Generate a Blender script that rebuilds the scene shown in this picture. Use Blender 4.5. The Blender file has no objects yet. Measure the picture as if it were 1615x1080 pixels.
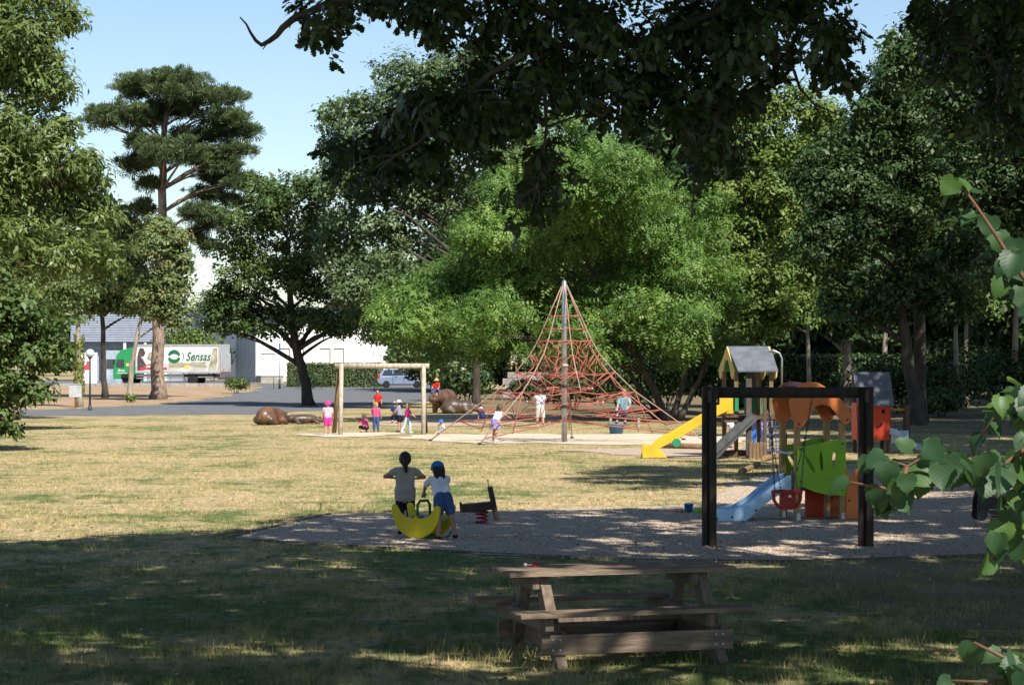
import bpy, bmesh, math, random
import numpy as np
from mathutils import Vector, Matrix
R = math.radians
PI = math.pi
random.seed(7)
scn = bpy.context.scene
COL = scn.collection

# ------------------------------------------------------------------ camera, sky, sun, exposure
F, CX, HY, CH = 3700.0, 807.5, 565.0, 2.45        # focal length in photo pixels, centre column, horizon row, eye height
cd = bpy.data.cameras.new('camera')
cam = bpy.data.objects.new('camera', cd)
COL.objects.link(cam)
cam.location = (0, 0, CH)
cam.rotation_euler = (R(90) + math.atan((HY - 540) / F), 0, 0)
cd.sensor_width = 36.0
cd.lens = F / 1615 * 36
cd.clip_start = 0.2
cd.clip_end = 3000
scn.camera = cam

SUN_EL, SUN_AZ = R(48), R(30)                      # sun stands behind the camera, to its right
SV = Vector((math.sin(SUN_AZ) * math.cos(SUN_EL), -math.cos(SUN_AZ) * math.cos(SUN_EL), math.sin(SUN_EL)))
w = bpy.data.worlds.new('World')
scn.world = w
w.use_nodes = True
nt = w.node_tree
bg = nt.nodes['Background']
sky = nt.nodes.new('ShaderNodeTexSky')
sky.sky_type = 'NISHITA'
sky.sun_disc = False
sky.sun_elevation = SUN_EL
sky.sun_rotation = math.atan2(SV.x, SV.y)
sky.air_density = 1.0
sky.dust_density = 0.15
sky.ozone_density = 2.6
nt.links.new(sky.outputs[0], bg.inputs[0])
bg.inputs[1].default_value = 0.084
sl = bpy.data.lights.new('sun', 'SUN')
sl.energy = 5.0
sl.angle = R(0.53)
sl.color = (1.0, 0.955, 0.87)
sun = bpy.data.objects.new('sun', sl)
COL.objects.link(sun)
sun.rotation_euler = SV.to_track_quat('Z', 'Y').to_euler()
scn.view_settings.view_transform = 'Standard'
scn.view_settings.look = 'None'
scn.view_settings.exposure = 0.72
scn.view_settings.gamma = 1.0
scn.cycles.max_bounces = 8
scn.cycles.transparent_max_bounces = 8

# ------------------------------------------------------------------ helpers
def P(px, py, Y):
    return Vector(((px - CX) / F * Y, Y, CH - (py - HY) / F * Y))
def G(px, py, z=0.0):
    Y = (CH - z) * F / (py - HY)
    return Vector(((px - CX) / F * Y, Y, z))
def X_at(px, Y):
    return (px - CX) / F * Y

def node(nt, t, **kw):
    n = nt.nodes.new(t)
    for k, v in kw.items():
        setattr(n, k, v)
    return n
MATS = {}
def pm(name, c1, c2=None, scale=4.0, rough=0.7, bump=0.0, bscale=None, metal=0.0, spec=0.3, stretch=(1, 1, 1), detail=6, lo=0.35, hi=0.65, coat=0.0):
    if name in MATS:
        return MATS[name]
    m = bpy.data.materials.new(name)
    m.use_nodes = True
    nt = m.node_tree
    b = nt.nodes['Principled BSDF']
    b.inputs['Roughness'].default_value = rough
    b.inputs['Metallic'].default_value = metal
    b.inputs['Specular IOR Level'].default_value = spec
    b.inputs['Coat Weight'].default_value = coat
    c2 = c2 or tuple(x * 0.72 for x in c1)
    tc = node(nt, 'ShaderNodeTexCoord')
    mp = node(nt, 'ShaderNodeMapping')
    mp.inputs['Scale'].default_value = stretch
    nt.links.new(tc.outputs['Object'], mp.inputs[0])
    nz = node(nt, 'ShaderNodeTexNoise')
    nz.inputs['Scale'].default_value = scale
    nz.inputs['Detail'].default_value = detail
    nt.links.new(mp.outputs[0], nz.inputs['Vector'])
    rp = node(nt, 'ShaderNodeValToRGB')
    rp.color_ramp.elements[0].position = lo
    rp.color_ramp.elements[1].position = hi
    rp.color_ramp.elements[0].color = (*c2, 1)
    rp.color_ramp.elements[1].color = (*c1, 1)
    nt.links.new(nz.outputs[0], rp.inputs[0])
    nt.links.new(rp.outputs[0], b.inputs['Base Color'])
    if bump:
        n2 = node(nt, 'ShaderNodeTexNoise')
        n2.inputs['Scale'].default_value = bscale or scale * 4
        n2.inputs['Detail'].default_value = 8
        nt.links.new(mp.outputs[0], n2.inputs['Vector'])
        bp = node(nt, 'ShaderNodeBump')
        bp.inputs['Strength'].default_value = bump
        bp.inputs['Distance'].default_value = 0.02
        nt.links.new(n2.outputs[0], bp.inputs['Height'])
        nt.links.new(bp.outputs[0], b.inputs['Normal'])
    MATS[name] = m
    return m

def leafmat(name, cols, trans=0.3, rough=0.5, spec=0.35):
    """per-leaf colour from the 'rnd' attribute, with light passing through the blade"""
    m = bpy.data.materials.new(name)
    m.use_nodes = True
    nt = m.node_tree
    b = nt.nodes['Principled BSDF']
    out = nt.nodes['Material Output']
    b.inputs['Roughness'].default_value = rough
    b.inputs['Specular IOR Level'].default_value = spec
    at = node(nt, 'ShaderNodeAttribute', attribute_name='rnd')
    rp = node(nt, 'ShaderNodeValToRGB')
    el = rp.color_ramp.elements
    while len(el) < len(cols):
        el.new(0.5)
    for i, (p, c) in enumerate(cols):
        el[i].position = p
        el[i].color = (*c, 1)
    nt.links.new(at.outputs['Fac'], rp.inputs[0])
    nt.links.new(rp.outputs[0], b.inputs['Base Color'])
    tr = node(nt, 'ShaderNodeBsdfTranslucent')
    hs = node(nt, 'ShaderNodeHueSaturation')
    hs.inputs['Hue'].default_value = 0.485
    hs.inputs['Value'].default_value = 1.5
    nt.links.new(rp.outputs[0], hs.inputs['Color'])
    nt.links.new(hs.outputs[0], tr.inputs[0])
    mx = node(nt, 'ShaderNodeMixShader')
    mx.inputs[0].default_value = trans
    nt.links.new(b.outputs[0], mx.inputs[1])
    nt.links.new(tr.outputs[0], mx.inputs[2])
    nt.links.new(mx.outputs[0], out.inputs[0])
    return m

def tag(o, label=None, cat=None, group=None, kind=None):
    if label: o['label'] = label
    if cat: o['category'] = cat
    if group: o['group'] = group
    if kind: o['kind'] = kind
    return o
def empty(name, loc=(0, 0, 0), rz=0.0, **kw):
    o = bpy.data.objects.new(name, None)
    COL.objects.link(o)
    o.location = loc
    o.rotation_euler = (0, 0, rz)
    o.empty_display_size = 0.2
    return tag(o, **kw)

def frame(d, up=Vector((0, 0, 1))):
    d = Vector(d).normalized()
    if abs(d.dot(up)) > 0.98:
        up = Vector((1, 0, 0))
    s = up.cross(d).normalized()
    u = d.cross(s)
    return s, u, d

class MB:
    def __init__(self):
        self.v, self.f = [], []
    def add(self, vs, fs):
        o = len(self.v)
        self.v += [tuple(p) for p in vs]
        self.f += [tuple(i + o for i in f) for f in fs]
        return self
    def box(self, c, s, rot=None):
        c = Vector(c)
        vs = [Vector((x * s[0] / 2, y * s[1] / 2, z * s[2] / 2)) for z in (-1, 1) for y in (-1, 1) for x in (-1, 1)]
        if rot is not None:
            vs = [rot @ p for p in vs]
        return self.add([p + c for p in vs], [(0, 2, 3, 1), (4, 5, 7, 6), (0, 1, 5, 4), (2, 6, 7, 3), (0, 4, 6, 2), (1, 3, 7, 5)])
    def beam(self, a, b, w, h, up=Vector((0, 0, 1))):
        a, b = Vector(a), Vector(b)
        s, u, d = frame(b - a, up)
        vs = []
        for p in (a, b):
            for (i, j) in ((-1, -1), (1, -1), (1, 1), (-1, 1)):
                vs.append(p + s * i * w / 2 + u * j * h / 2)
        return self.add(vs, [(3, 2, 1, 0), (4, 5, 6, 7), (0, 1, 5, 4), (1, 2, 6, 5), (2, 3, 7, 6), (3, 0, 4, 7)])
    def tube(self, pts, rad, n=8, cap=True):
        pts = [Vector(p) for p in pts]
        if not hasattr(rad, '__len__'):
            rad = [rad] * len(pts)
        vs, fs = [], []
        ps = None
        for i, p in enumerate(pts):
            d = (pts[min(i + 1, len(pts) - 1)] - pts[max(i - 1, 0)])
            s, u, d = frame(d)
            if ps is not None:
                s = (ps - d * ps.dot(d)).normalized()
                u = d.cross(s)
            ps = s
            for k in range(n):
                a = 2 * PI * k / n
                vs.append(p + (s * math.cos(a) + u * math.sin(a)) * rad[i])
        for i in range(len(pts) - 1):
            for k in range(n):
                k2 = (k + 1) % n
                fs.append((i * n + k, i * n + k2, (i + 1) * n + k2, (i + 1) * n + k))
        if cap:
            fs.append(tuple(range(n))[::-1])
            fs.append(tuple(range((len(pts) - 1) * n, len(pts) * n)))
        return self.add(vs, fs)
    def limb(self, a, b, ra, rb, n=10):
        """closed tapered capsule"""
        a, b = Vector(a), Vector(b)
        s, u, d = frame(b - a)
        prof = [(-1, 0.02), (-.8, .6), (-.45, .89), (0, 1)]
        rows = [(a + d * ra * t, ra * r) for t, r in prof] + [(b + d * rb * -t, rb * r) for t, r in prof[::-1]]
        vs, fs = [], []
        for p, r in rows:
            for k in range(n):
                q = 2 * PI * k / n
                vs.append(p + (s * math.cos(q) + u * math.sin(q)) * r)
        for i in range(len(rows) - 1):
            for k in range(n):
                k2 = (k + 1) % n
                fs.append((i * n + k, i * n + k2, (i + 1) * n + k2, (i + 1) * n + k))
        fs.append(tuple(range(n))[::-1])
        fs.append(tuple(range((len(rows) - 1) * n, len(rows) * n)))
        return self.add(vs, fs)
    def ball(self, c, r, nu=14, nv=9, rot=None):
        c = Vector(c)
        if not hasattr(r, '__len__'):
            r = (r, r, r)
        vs, fs = [], []
        for j in range(1, nv):
            t = PI * j / nv
            for i in range(nu):
                a = 2 * PI * i / nu
                p = Vector((r[0] * math.sin(t) * math.cos(a), r[1] * math.sin(t) * math.sin(a), r[2] * math.cos(t)))
                vs.append((rot @ p if rot is not None else p) + c)
        top, bot = Vector((0, 0, r[2])), Vector((0, 0, -r[2]))
        if rot is not None:
            top, bot = rot @ top, rot @ bot
        vs += [top + c, bot + c]
        T, B = len(vs) - 2, len(vs) - 1
        for j in range(nv - 2):
            for i in range(nu):
                i2 = (i + 1) % nu
                fs.append((j * nu + i, (j + 1) * nu + i, (j + 1) * nu + i2, j * nu + i2))
        for i in range(nu):
            i2 = (i + 1) % nu
            fs.append((T, i, i2))
            fs.append((B, (nv - 2) * nu + i2, (nv - 2) * nu + i))
        return self.add(vs, fs)
    def lathe(self, prof, c=(0, 0, 0), n=20):
        c = Vector(c)
        vs, fs = [], []
        for r, z in prof:
            for k in range(n):
                a = 2 * PI * k / n
                vs.append(c + Vector((r * math.cos(a), r * math.sin(a), z)))
        for i in range(len(prof) - 1):
            for k in range(n):
                k2 = (k + 1) % n
                fs.append((i * n + k, i * n + k2, (i + 1) * n + k2, (i + 1) * n + k))
        fs.append(tuple(range(n))[::-1])
        fs.append(tuple(range((len(prof) - 1) * n, len(prof) * n)))
        return self.add(vs, fs)
    def prism(self, poly, o, ax, ay, th):
        """polygon in the plane (ax, ay) at o, thickness th along the normal, centred"""
        o, ax, ay = Vector(o), Vector(ax), Vector(ay)
        nrm = ax.cross(ay).normalized() * th / 2
        n = len(poly)
        vs = [o + ax * x + ay * y - nrm for x, y in poly] + [o + ax * x + ay * y + nrm for x, y in poly]
        fs = [tuple(range(n))[::-1], tuple(range(n, 2 * n))] + [(i, (i + 1) % n, n + (i + 1) % n, n + i) for i in range(n)]
        return self.add(vs, fs)
    def ring_prism(self, outer, inners, o, ax, ay, th):
        """polygon with holes"""
        bm = bmesh.new()
        edges = []
        for lp in [outer] + inners:
            vv = [bm.verts.new((x, y, 0)) for x, y in lp]
            edges += [bm.edges.new((vv[i], vv[(i + 1) % len(vv)])) for i in range(len(vv))]
        bmesh.ops.triangle_fill(bm, use_beauty=True, use_dissolve=False, edges=edges)
        r = bmesh.ops.extrude_face_region(bm, geom=bm.faces[:])
        for e in r['geom']:
            if isinstance(e, bmesh.types.BMVert):
                e.co.z += th
        bmesh.ops.recalc_face_normals(bm, faces=bm.faces[:])
        bm.verts.index_update()
        o, ax, ay = Vector(o), Vector(ax), Vector(ay)
        nr = ax.cross(ay).normalized()
        self.add([o + ax * v.co.x + ay * v.co.y + nr * (v.co.z - th / 2) for v in bm.verts], [tuple(v.index for v in f.verts) for f in bm.faces])
        bm.free()
        return self
    def build(self, name, mat, parent=None, smooth=False, bevel=0.0, **kw):
        me = bpy.data.meshes.new(name)
        me.from_pydata(self.v, [], self.f)
        me.materials.append(mat)
        if smooth:
            me.polygons.foreach_set('use_smooth', [True] * len(me.polygons))
        o = bpy.data.objects.new(name, me)
        COL.objects.link(o)
        if parent:
            o.parent = parent
        if bevel:
            b = o.modifiers.new('bevel', 'BEVEL')
            b.width = bevel
            b.segments = 2
            b.limit_method = 'ANGLE'
        return tag(o, **kw)
    def remesh(self, name, mat, parent, vox, it=4, fac=0.5, **kw):
        o = self.build(name, mat, parent, True, **kw)
        m = o.modifiers.new('remesh', 'REMESH')
        m.mode = 'VOXEL'
        m.voxel_size = vox
        m.use_smooth_shade = True
        s = o.modifiers.new('smooth', 'SMOOTH')
        s.factor = fac
        s.iterations = it
        return o

def sheet(name, pts, z, mat, kind='structure', px=True, **kw):
    vs = []
    for p in pts:
        g = G(*p) if px else Vector((p[0], p[1], 0))
        vs.append((g.x, g.y, z))
    if px:                                                # uneven, worn margins
        rg = np.random.default_rng(len(name) * 7 + len(pts))
        out = []
        for i in range(len(vs)):
            p, q = Vector(vs[i]), Vector(vs[(i + 1) % len(vs)])
            L = (q - p).length
            n = max(1, min(60, int(L / (.01 * (p.y + q.y) / 2 + .15))))
            for k in range(n):
                r_ = p.lerp(q, k / n)
                j = .0022 * r_.y + .02
                out.append((r_.x + rg.normal() * j, r_.y + rg.normal() * j * 2.2, z))
        vs = out
    a = sum(vs[i][0] * vs[(i + 1) % len(vs)][1] - vs[(i + 1) % len(vs)][0] * vs[i][1] for i in range(len(vs)))
    m = MB()
    m.add(vs if a > 0 else vs[::-1], [tuple(range(len(vs)))])
    return m.build(name, mat, kind=kind, **kw)

def inpoly(x, y, poly):
    """vectorised point in polygon"""
    r = np.zeros(len(x), bool)
    n = len(poly)
    for i in range(n):
        x0, y0 = poly[i]
        x1, y1 = poly[(i + 1) % n]
        c = ((y0 > y) != (y1 > y)) & (x < (x1 - x0) * (y - y0) / (y1 - y0 + 1e-12) + x0)
        r ^= c
    return r

# ------------------------------------------------------------------ ground colours
def grass_colour(nt):
    ge = node(nt, 'ShaderNodeNewGeometry')
    def nz(s, st, d=5):
        mp = node(nt, 'ShaderNodeMapping')
        mp.inputs['Scale'].default_value = st
        nt.links.new(ge.outputs['Position'], mp.inputs[0])
        n = node(nt, 'ShaderNodeTexNoise')
        n.inputs['Scale'].default_value = s
        n.inputs['Detail'].default_value = d
        nt.links.new(mp.outputs[0], n.inputs['Vector'])
        return n.outputs[0]
    r1 = node(nt, 'ShaderNodeValToRGB')
    e = r1.color_ramp.elements
    e[0].position, e[0].color = 0.4, (0.13, 0.165, 0.062, 1)
    e[1].position, e[1].color = 0.6, (0.47, 0.35, 0.225, 1)
    m = e.new(0.5); m.color = (0.37, 0.30, 0.17, 1)
    n1, n3 = nz(0.33, (0.9, 0.6, 1), 12), nz(1.7, (1, .7, 1), 12)
    mm = node(nt, 'ShaderNodeMath', operation='MULTIPLY_ADD')
    nt.links.new(n3, mm.inputs[0]); mm.inputs[1].default_value = .5
    ms = node(nt, 'ShaderNodeMath', operation='MULTIPLY')
    nt.links.new(n1, ms.inputs[0]); ms.inputs[1].default_value = .5
    nt.links.new(ms.outputs[0], mm.inputs[2])
    sx = node(nt, 'ShaderNodeSeparateXYZ')               # turf under the oaks tinted greener and darker, partly for the foreground shade
    nt.links.new(ge.outputs['Position'], sx.inputs[0])
    mr = node(nt, 'ShaderNodeMapRange')
    mr.inputs['From Min'].default_value = 24; mr.inputs['From Max'].default_value = 36
    mr.inputs['To Min'].default_value = -.055; mr.inputs['To Max'].default_value = .012
    nt.links.new(sx.outputs[1], mr.inputs[0])
    ad = node(nt, 'ShaderNodeMath', operation='ADD')
    nt.links.new(mm.outputs[0], ad.inputs[0]); nt.links.new(mr.outputs[0], ad.inputs[1])
    nt.links.new(ad.outputs[0], r1.inputs[0])
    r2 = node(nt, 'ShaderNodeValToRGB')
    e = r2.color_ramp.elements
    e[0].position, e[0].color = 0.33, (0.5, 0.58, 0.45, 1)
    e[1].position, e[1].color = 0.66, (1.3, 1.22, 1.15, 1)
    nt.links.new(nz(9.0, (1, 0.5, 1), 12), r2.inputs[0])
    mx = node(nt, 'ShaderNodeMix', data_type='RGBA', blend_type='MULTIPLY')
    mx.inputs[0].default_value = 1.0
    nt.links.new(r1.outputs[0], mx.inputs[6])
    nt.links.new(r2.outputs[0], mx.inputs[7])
    return mx.outputs[2], ge

def lawn_material():
    m = bpy.data.materials.new('lawn_grass')
    m.use_nodes = True
    nt = m.node_tree
    b = nt.nodes['Principled BSDF']
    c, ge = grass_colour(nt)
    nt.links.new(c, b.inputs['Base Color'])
    b.inputs['Roughness'].default_value = 0.9
    b.inputs['Specular IOR Level'].default_value = 0.1
    n = node(nt, 'ShaderNodeTexNoise')
    n.inputs['Scale'].default_value = 22
    n.inputs['Detail'].default_value = 9
    nt.links.new(ge.outputs['Position'], n.inputs['Vector'])
    bp = node(nt, 'ShaderNodeBump')
    bp.inputs['Strength'].default_value = 0.8
    bp.inputs['Distance'].default_value = 0.06
    nt.links.new(n.outputs[0], bp.inputs['Height'])
    nt.links.new(bp.outputs[0], b.inputs['Normal'])
    return m
def blade_material():
    m = bpy.data.materials.new('grass_blades')
    m.use_nodes = True
    nt = m.node_tree
    b = nt.nodes['Principled BSDF']
    c, ge = grass_colour(nt)
    at = node(nt, 'ShaderNodeAttribute', attribute_name='rnd')
    rp = node(nt, 'ShaderNodeValToRGB')
    e = rp.color_ramp.elements
    e[0].position, e[0].color = 0.0, (0.55, 0.8, 0.5, 1)
    e[1].position, e[1].color = 1.0, (1.35, 1.25, 1.15, 1)
    nt.links.new(at.outputs['Fac'], rp.inputs[0])
    mx = node(nt, 'ShaderNodeMix', data_type='RGBA', blend_type='MULTIPLY')
    mx.inputs[0].default_value = 1.0
    nt.links.new(c, mx.inputs[6])
    nt.links.new(rp.outputs[0], mx.inputs[7])
    nt.links.new(mx.outputs[2], b.inputs['Base Color'])
    b.inputs['Roughness'].default_value = 0.7
    b.inputs['Specular IOR Level'].default_value = 0.2
    return m

LAWN = lawn_material()
ASPHALT = pm('asphalt', (0.155, 0.157, 0.162), (0.105, 0.107, 0.112), 1.3, 0.9, 0.3, 60)
ROAD = pm('road_asphalt', (0.16, 0.16, 0.165), (0.11, 0.11, 0.115), 0.8, 0.9)
SAND = pm('pale_sand', (0.60, 0.50, 0.38), (0.47, 0.38, 0.28), 1.1, 0.95, 0.5, 14)
SOIL = pm('dry_soil', (0.40, 0.27, 0.17), (0.26, 0.18, 0.10), 0.5, 0.95, 0.4, 8)
WOODFLOOR = pm('woodland_floor', (0.22, 0.16, 0.09), (0.11, 0.10, 0.045), 0.45, 0.95, 0.5, 6)
GRAVEL = pm('fine_gravel', (0.49, 0.385, 0.285), (0.33, 0.255, 0.185), 18, 0.95, 0.9, 45)

# ground: one sheet to the horizon, with thin sheets laid on it
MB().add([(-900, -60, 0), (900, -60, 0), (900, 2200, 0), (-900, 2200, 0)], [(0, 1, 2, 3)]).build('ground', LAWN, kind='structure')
sheet('bare_soil', [(-300, 649), (100, 644), (250, 637), (330, 628), (400, 612), (400, 604), (330, 606.5), (-300, 607)], 0.004, SOIL)
WOODPOLY = [(17, 74), (40, 74), (70, 190), (-4, 190), (-3, 118), (4, 92), (10, 80)]
sheet('woodland_floor', WOODPOLY, 0.004, WOODFLOOR, px=False)
PATHPX = [(-300, 657), (0, 656.5), (200, 655), (400, 653), (520, 647), (640, 637), (720, 624), (730, 608), (600, 604), (400, 604.5), (412, 613), (330, 629), (250, 638), (100, 645), (-300, 650)]
sheet('bare_patch', [(1215, 889), (1400, 884), (1700, 884), (1700, 985), (1500, 990), (1330, 950)], 0.004, WOODFLOOR)
sheet('path', PATHPX, 0.008, ASPHALT)
sheet('road', [(-500, 605.5), (400, 605.5), (400, 599), (-500, 599)], 0.008, ROAD)
SANDPX = [(615, 689), (640, 686), (720, 685), (900, 684.5), (1060, 684), (1180, 686), (1200, 694), (1115, 700), (1030, 700.5), (930, 701.5), (850, 699), (760, 699.5), (690, 696), (640, 693)]
sheet('sand_area', SANDPX, 0.012, SAND)
SAND2 = [(470, 685), (540, 681.5), (640, 683), (600, 687), (520, 689)]
sheet('sand_patch', SAND2, 0.012, SAND)
SAND3 = [(585, 664), (650, 656), (760, 652), (900, 655), (880, 664), (760, 671), (680, 674), (600, 671)]
sheet('gravel_walk', SAND3, 0.012, GRAVEL)
TOWERPAD = [(880, 709), (1000, 706), (1260, 704), (1300, 712), (1260, 724), (1060, 722), (960, 716)]
sheet('tower_pad', TOWERPAD, 0.012, GRAVEL)
GRAVPX = [(352, 850), (430, 832), (520, 811), (760, 806), (1000, 800), (1108, 795), (1160, 760), (1250, 741), (1420, 741), (1640, 748), (1760, 760), (1760, 880), (1560, 876), (1240, 886), (1000, 884), (760, 873)]
sheet('gravel_area', GRAVPX, 0.012, GRAVEL)
GRAVW = [tuple(G(*p)[:2]) for p in GRAVPX]

# kerb boards round the gravel
KERB = pm('kerb_wood', (0.17, 0.13, 0.095), (0.09, 0.07, 0.05), 6, 0.9, 0.5, 30)
kerb = empty('timber_kerb', kind='structure')
kp = [G(*p) for p in [(1560, 876), (1240, 886), (1000, 884), (760, 873), (352, 850), (520, 811)]]
for a, b in zip(kp[:-1], kp[1:]):
    n = max(1, int((b - a).length / 2.2))
    for i in range(n):
        p, q = a.lerp(b, i / n), a.lerp(b, (i + .997) / n)
        MB().beam(p + Vector((0, 0, -.006)), q + Vector((0, 0, -.006)), .05, .07).build('kerb_board', KERB, kerb, bevel=.008)

# ------------------------------------------------------------------ leaf machinery
def rnd_unit(rng, n):
    v = rng.normal(size=(n, 3))
    return v / np.linalg.norm(v, axis=1)[:, None]
def _norm(v):
    return v / (np.linalg.norm(v, axis=1)[:, None] + 1e-9)
OAKH = [(.0, .03), (.14, .06), (.2, .17), (.31, .1), (.4, .27), (.52, .15), (.63, .3), (.73, .16), (.86, .19), (.96, .08)]
OAK = [(x, y, 0.12 * abs(y) - .12 * x * x) for x, y in OAKH] + [(1.0, 0, -.1)] + [(x, -y, 0.12 * abs(y) - .12 * x * x) for x, y in OAKH[::-1]]
SHAPES = {
    'kite': ([(0, 0, 0), (.42, .27, .06), (1, 0, -.1), (.42, -.27, .06)], [(0, 1, 2, 3)]),
    'slim': ([(0, 0, 0), (.4, .17, .03), (1, 0, -.12), (.4, -.17, .03)], [(0, 1, 2, 3)]),
    'oak': (OAK, [tuple(range(len(OAK)))]),
    'spray': ([p for i in range(4) for p in ((.12 + .25 * i, 0, -.02 * i), (.2 + .25 * i, .2 - .02 * i, -.05 * i - .03), (.26 + .25 * i, 0, -.05 * i), (.2 + .25 * i, -.2 + .02 * i, -.05 * i - .03))],
              [(4 * i, 4 * i + 1, 4 * i + 2, 4 * i + 3) for i in range(4)]),
    'tuft': ([p for a in range(6) for p in ((0, 0, 0), (.9, .42 * math.cos(a * 1.047), .42 * math.sin(a * 1.047)), (.8, .42 * math.cos(a * 1.047 + .3), .42 * math.sin(a * 1.047 + .3)))],
             [(3 * i, 3 * i + 1, 3 * i + 2) for i in range(6)]),
    'lobed': ([(0, 0, 0), (.25, .3, .03), (.42, .16, .05), (.6, .36, 0), (.74, .14, 0), (1, 0, -.12), (.74, -.14, 0), (.6, -.36, 0), (.42, -.16, .05), (.25, -.3, .03)], [tuple(range(10))]),
}
def leaf_mesh(name, C, N, S, rng, shape, mat, droop=0.35, tone=None):
    T, Fc = SHAPES[shape]
    T = np.array(T, float)
    n, k = len(C), len(T)
    N = _norm(N)
    rv = rnd_unit(rng, n)
    rv[:, 2] -= droop
    t = _norm(rv - N * (rv * N).sum(1)[:, None])
    if shape == 'tuft':
        t, N = N, t
    b = np.cross(N, t)
    V = C[:, None] + S[:, None, None] * (T[None, :, :1] * t[:, None] + T[None, :, 1:2] * b[:, None] + T[None, :, 2:] * N[:, None])
    V = V.reshape(-1, 3)
    fl = np.array([i for f in Fc for i in f])
    fs = np.array([len(f) for f in Fc])
    L = (fl[None] + (np.arange(n) * k)[:, None]).ravel()
    sizes = np.tile(fs, n)
    starts = np.concatenate([[0], np.cumsum(sizes)[:-1]])
    me = bpy.data.meshes.new(name)
    me.vertices.add(len(V)); me.vertices.foreach_set('co', V.ravel().astype(np.float32))
    me.loops.add(len(L)); me.loops.foreach_set('vertex_index', L.astype(np.int32))
    me.polygons.add(len(sizes)); me.polygons.foreach_set('loop_start', starts.astype(np.int32))
    me.update(calc_edges=True)
    a = me.attributes.new('rnd', 'FLOAT', 'POINT')
    rv_ = rng.random(n) if tone is None else np.clip(.5 * rng.random(n) + .5 * tone, 0, 1)
    a.data.foreach_set('value', np.repeat(rv_, k).astype(np.float32))
    me.materials.append(mat)
    return me
def link_mesh(name, me, parent=None, **kw):
    o = bpy.data.objects.new(name, me)
    COL.objects.link(o)
    if parent: o.parent = parent
    return tag(o, **kw)

def clump_leaves(cl, rad, nl, size, rng, flat=0.65, up=0.6, inner=0.35):
    """cl: (m,3) clump centres, rad: (m,) radii; nl leaves for a clump of radius 1 (scaled by r^2)"""
    Cs, Ns, Ss, Ts = [], [], [], []
    for c, r in zip(cl, rad):
        n = max(6, int(nl * r * r * rng.uniform(.6, 1.25)))
        Ts.append(np.full(n, rng.random()))
        ns = max(3, int(4 + 4 * r))
        sd = rnd_unit(rng, ns)
        sc = sd * (r * rng.uniform(inner, 1.0, (ns, 1)))
        k = rng.integers(0, ns, n)
        p = sc[k] + rng.normal(size=(n, 3)) * r * rng.uniform(.16, .3, ns)[k][:, None]
        p[:, 2] *= flat
        d = _norm(p)
        Cs.append(p + c)
        Ns.append(d * .75 + np.array([0, 0, up]) + rnd_unit(rng, n) * .38)
        Ss.append(size * rng.uniform(.8, 1.2) * rng.uniform(.55, 1.3, n))
    return np.concatenate(Cs), np.concatenate(Ns), np.concatenate(Ss), np.concatenate(Ts)

BARK = pm('bark_grey_brown', (0.16, 0.125, 0.095), (0.07, 0.055, 0.042), 3.0, 0.95, 0.9, 9, stretch=(3, 3, .6))
BARKPALE = pm('bark_pale', (0.36, 0.31, 0.25), (0.2, 0.165, 0.13), 3.0, 0.95, 0.9, 9, stretch=(3, 3, .5))
BARKPINE = pm('bark_pine', (0.34, 0.25, 0.19), (0.15, 0.11, 0.085), 3.5, 0.95, 1.0, 7, stretch=(3, 3, .7))
BARKDARK = pm('bark_dark', (0.085, 0.07, 0.055), (0.04, 0.034, 0.028), 3.0, 0.95, 0.9, 9, stretch=(3, 3, .6))
L_LOCUST = leafmat('leaf_locust', [(0, (.052, .115, .022)), (.45, (.1, .19, .034)), (.85, (.172, .268, .05)), (1, (.25, .3, .075))], .24)
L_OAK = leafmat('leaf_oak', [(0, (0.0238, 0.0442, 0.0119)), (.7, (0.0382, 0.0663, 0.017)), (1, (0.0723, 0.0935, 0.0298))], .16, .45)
L_OAKGREY = leafmat('leaf_grey_oak', [(0, (0.065, 0.111, 0.0416)), (.6, (0.104, 0.156, 0.0585)), (1, (0.156, 0.202, 0.091))], .17, .45)
L_DARK = leafmat('leaf_dark', [(0, (.026, .055, .015)), (.6, (.04, .08, .02)), (1, (.075, .12, .03))], .14)
L_HORN = leafmat('leaf_hornbeam', [(0, (0.0473, 0.0878, 0.0216)), (.6, (0.0743, 0.121, 0.027)), (.9, (0.135, 0.169, 0.0405)), (1, (.17, .17, .045))], .19)
L_LIME = leafmat('leaf_lime', [(0, (0.0625, 0.125, 0.025)), (.5, (0.106, 0.175, 0.0312)), (1, (0.237, 0.263, 0.0625))], .24)
L_BROAD = leafmat('leaf_broad', [(0, (.07, .112, .028)), (.5, (.13, .185, .048)), (1, (.22, .26, .085))], .3, .4, .45)
L_BIRCH = leafmat('leaf_birch', [(0, (0.084, 0.132, 0.042)), (.6, (0.132, 0.186, 0.06)), (1, (0.204, 0.24, 0.09))], .24)
L_ACACIA = leafmat('leaf_acacia', [(0, (0.084, 0.132, 0.036)), (.6, (0.138, 0.18, 0.054)), (1, (0.24, 0.204, 0.084))], .22)
L_PINE = leafmat('needle_pine', [(0, (.04, .068, .026)), (.5, (.07, .108, .038)), (1, (.13, .165, .06))], .1)
L_HEDGE = leafmat('leaf_hedge', [(0, (0.0517, 0.092, 0.023)), (.6, (0.092, 0.138, 0.0345)), (1, (0.172, 0.196, 0.069))], .25)
L_IVY = leafmat('leaf_ivy', [(0, (.1, .14, .02)), (1, (.24, .26, .04))], .3)

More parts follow.
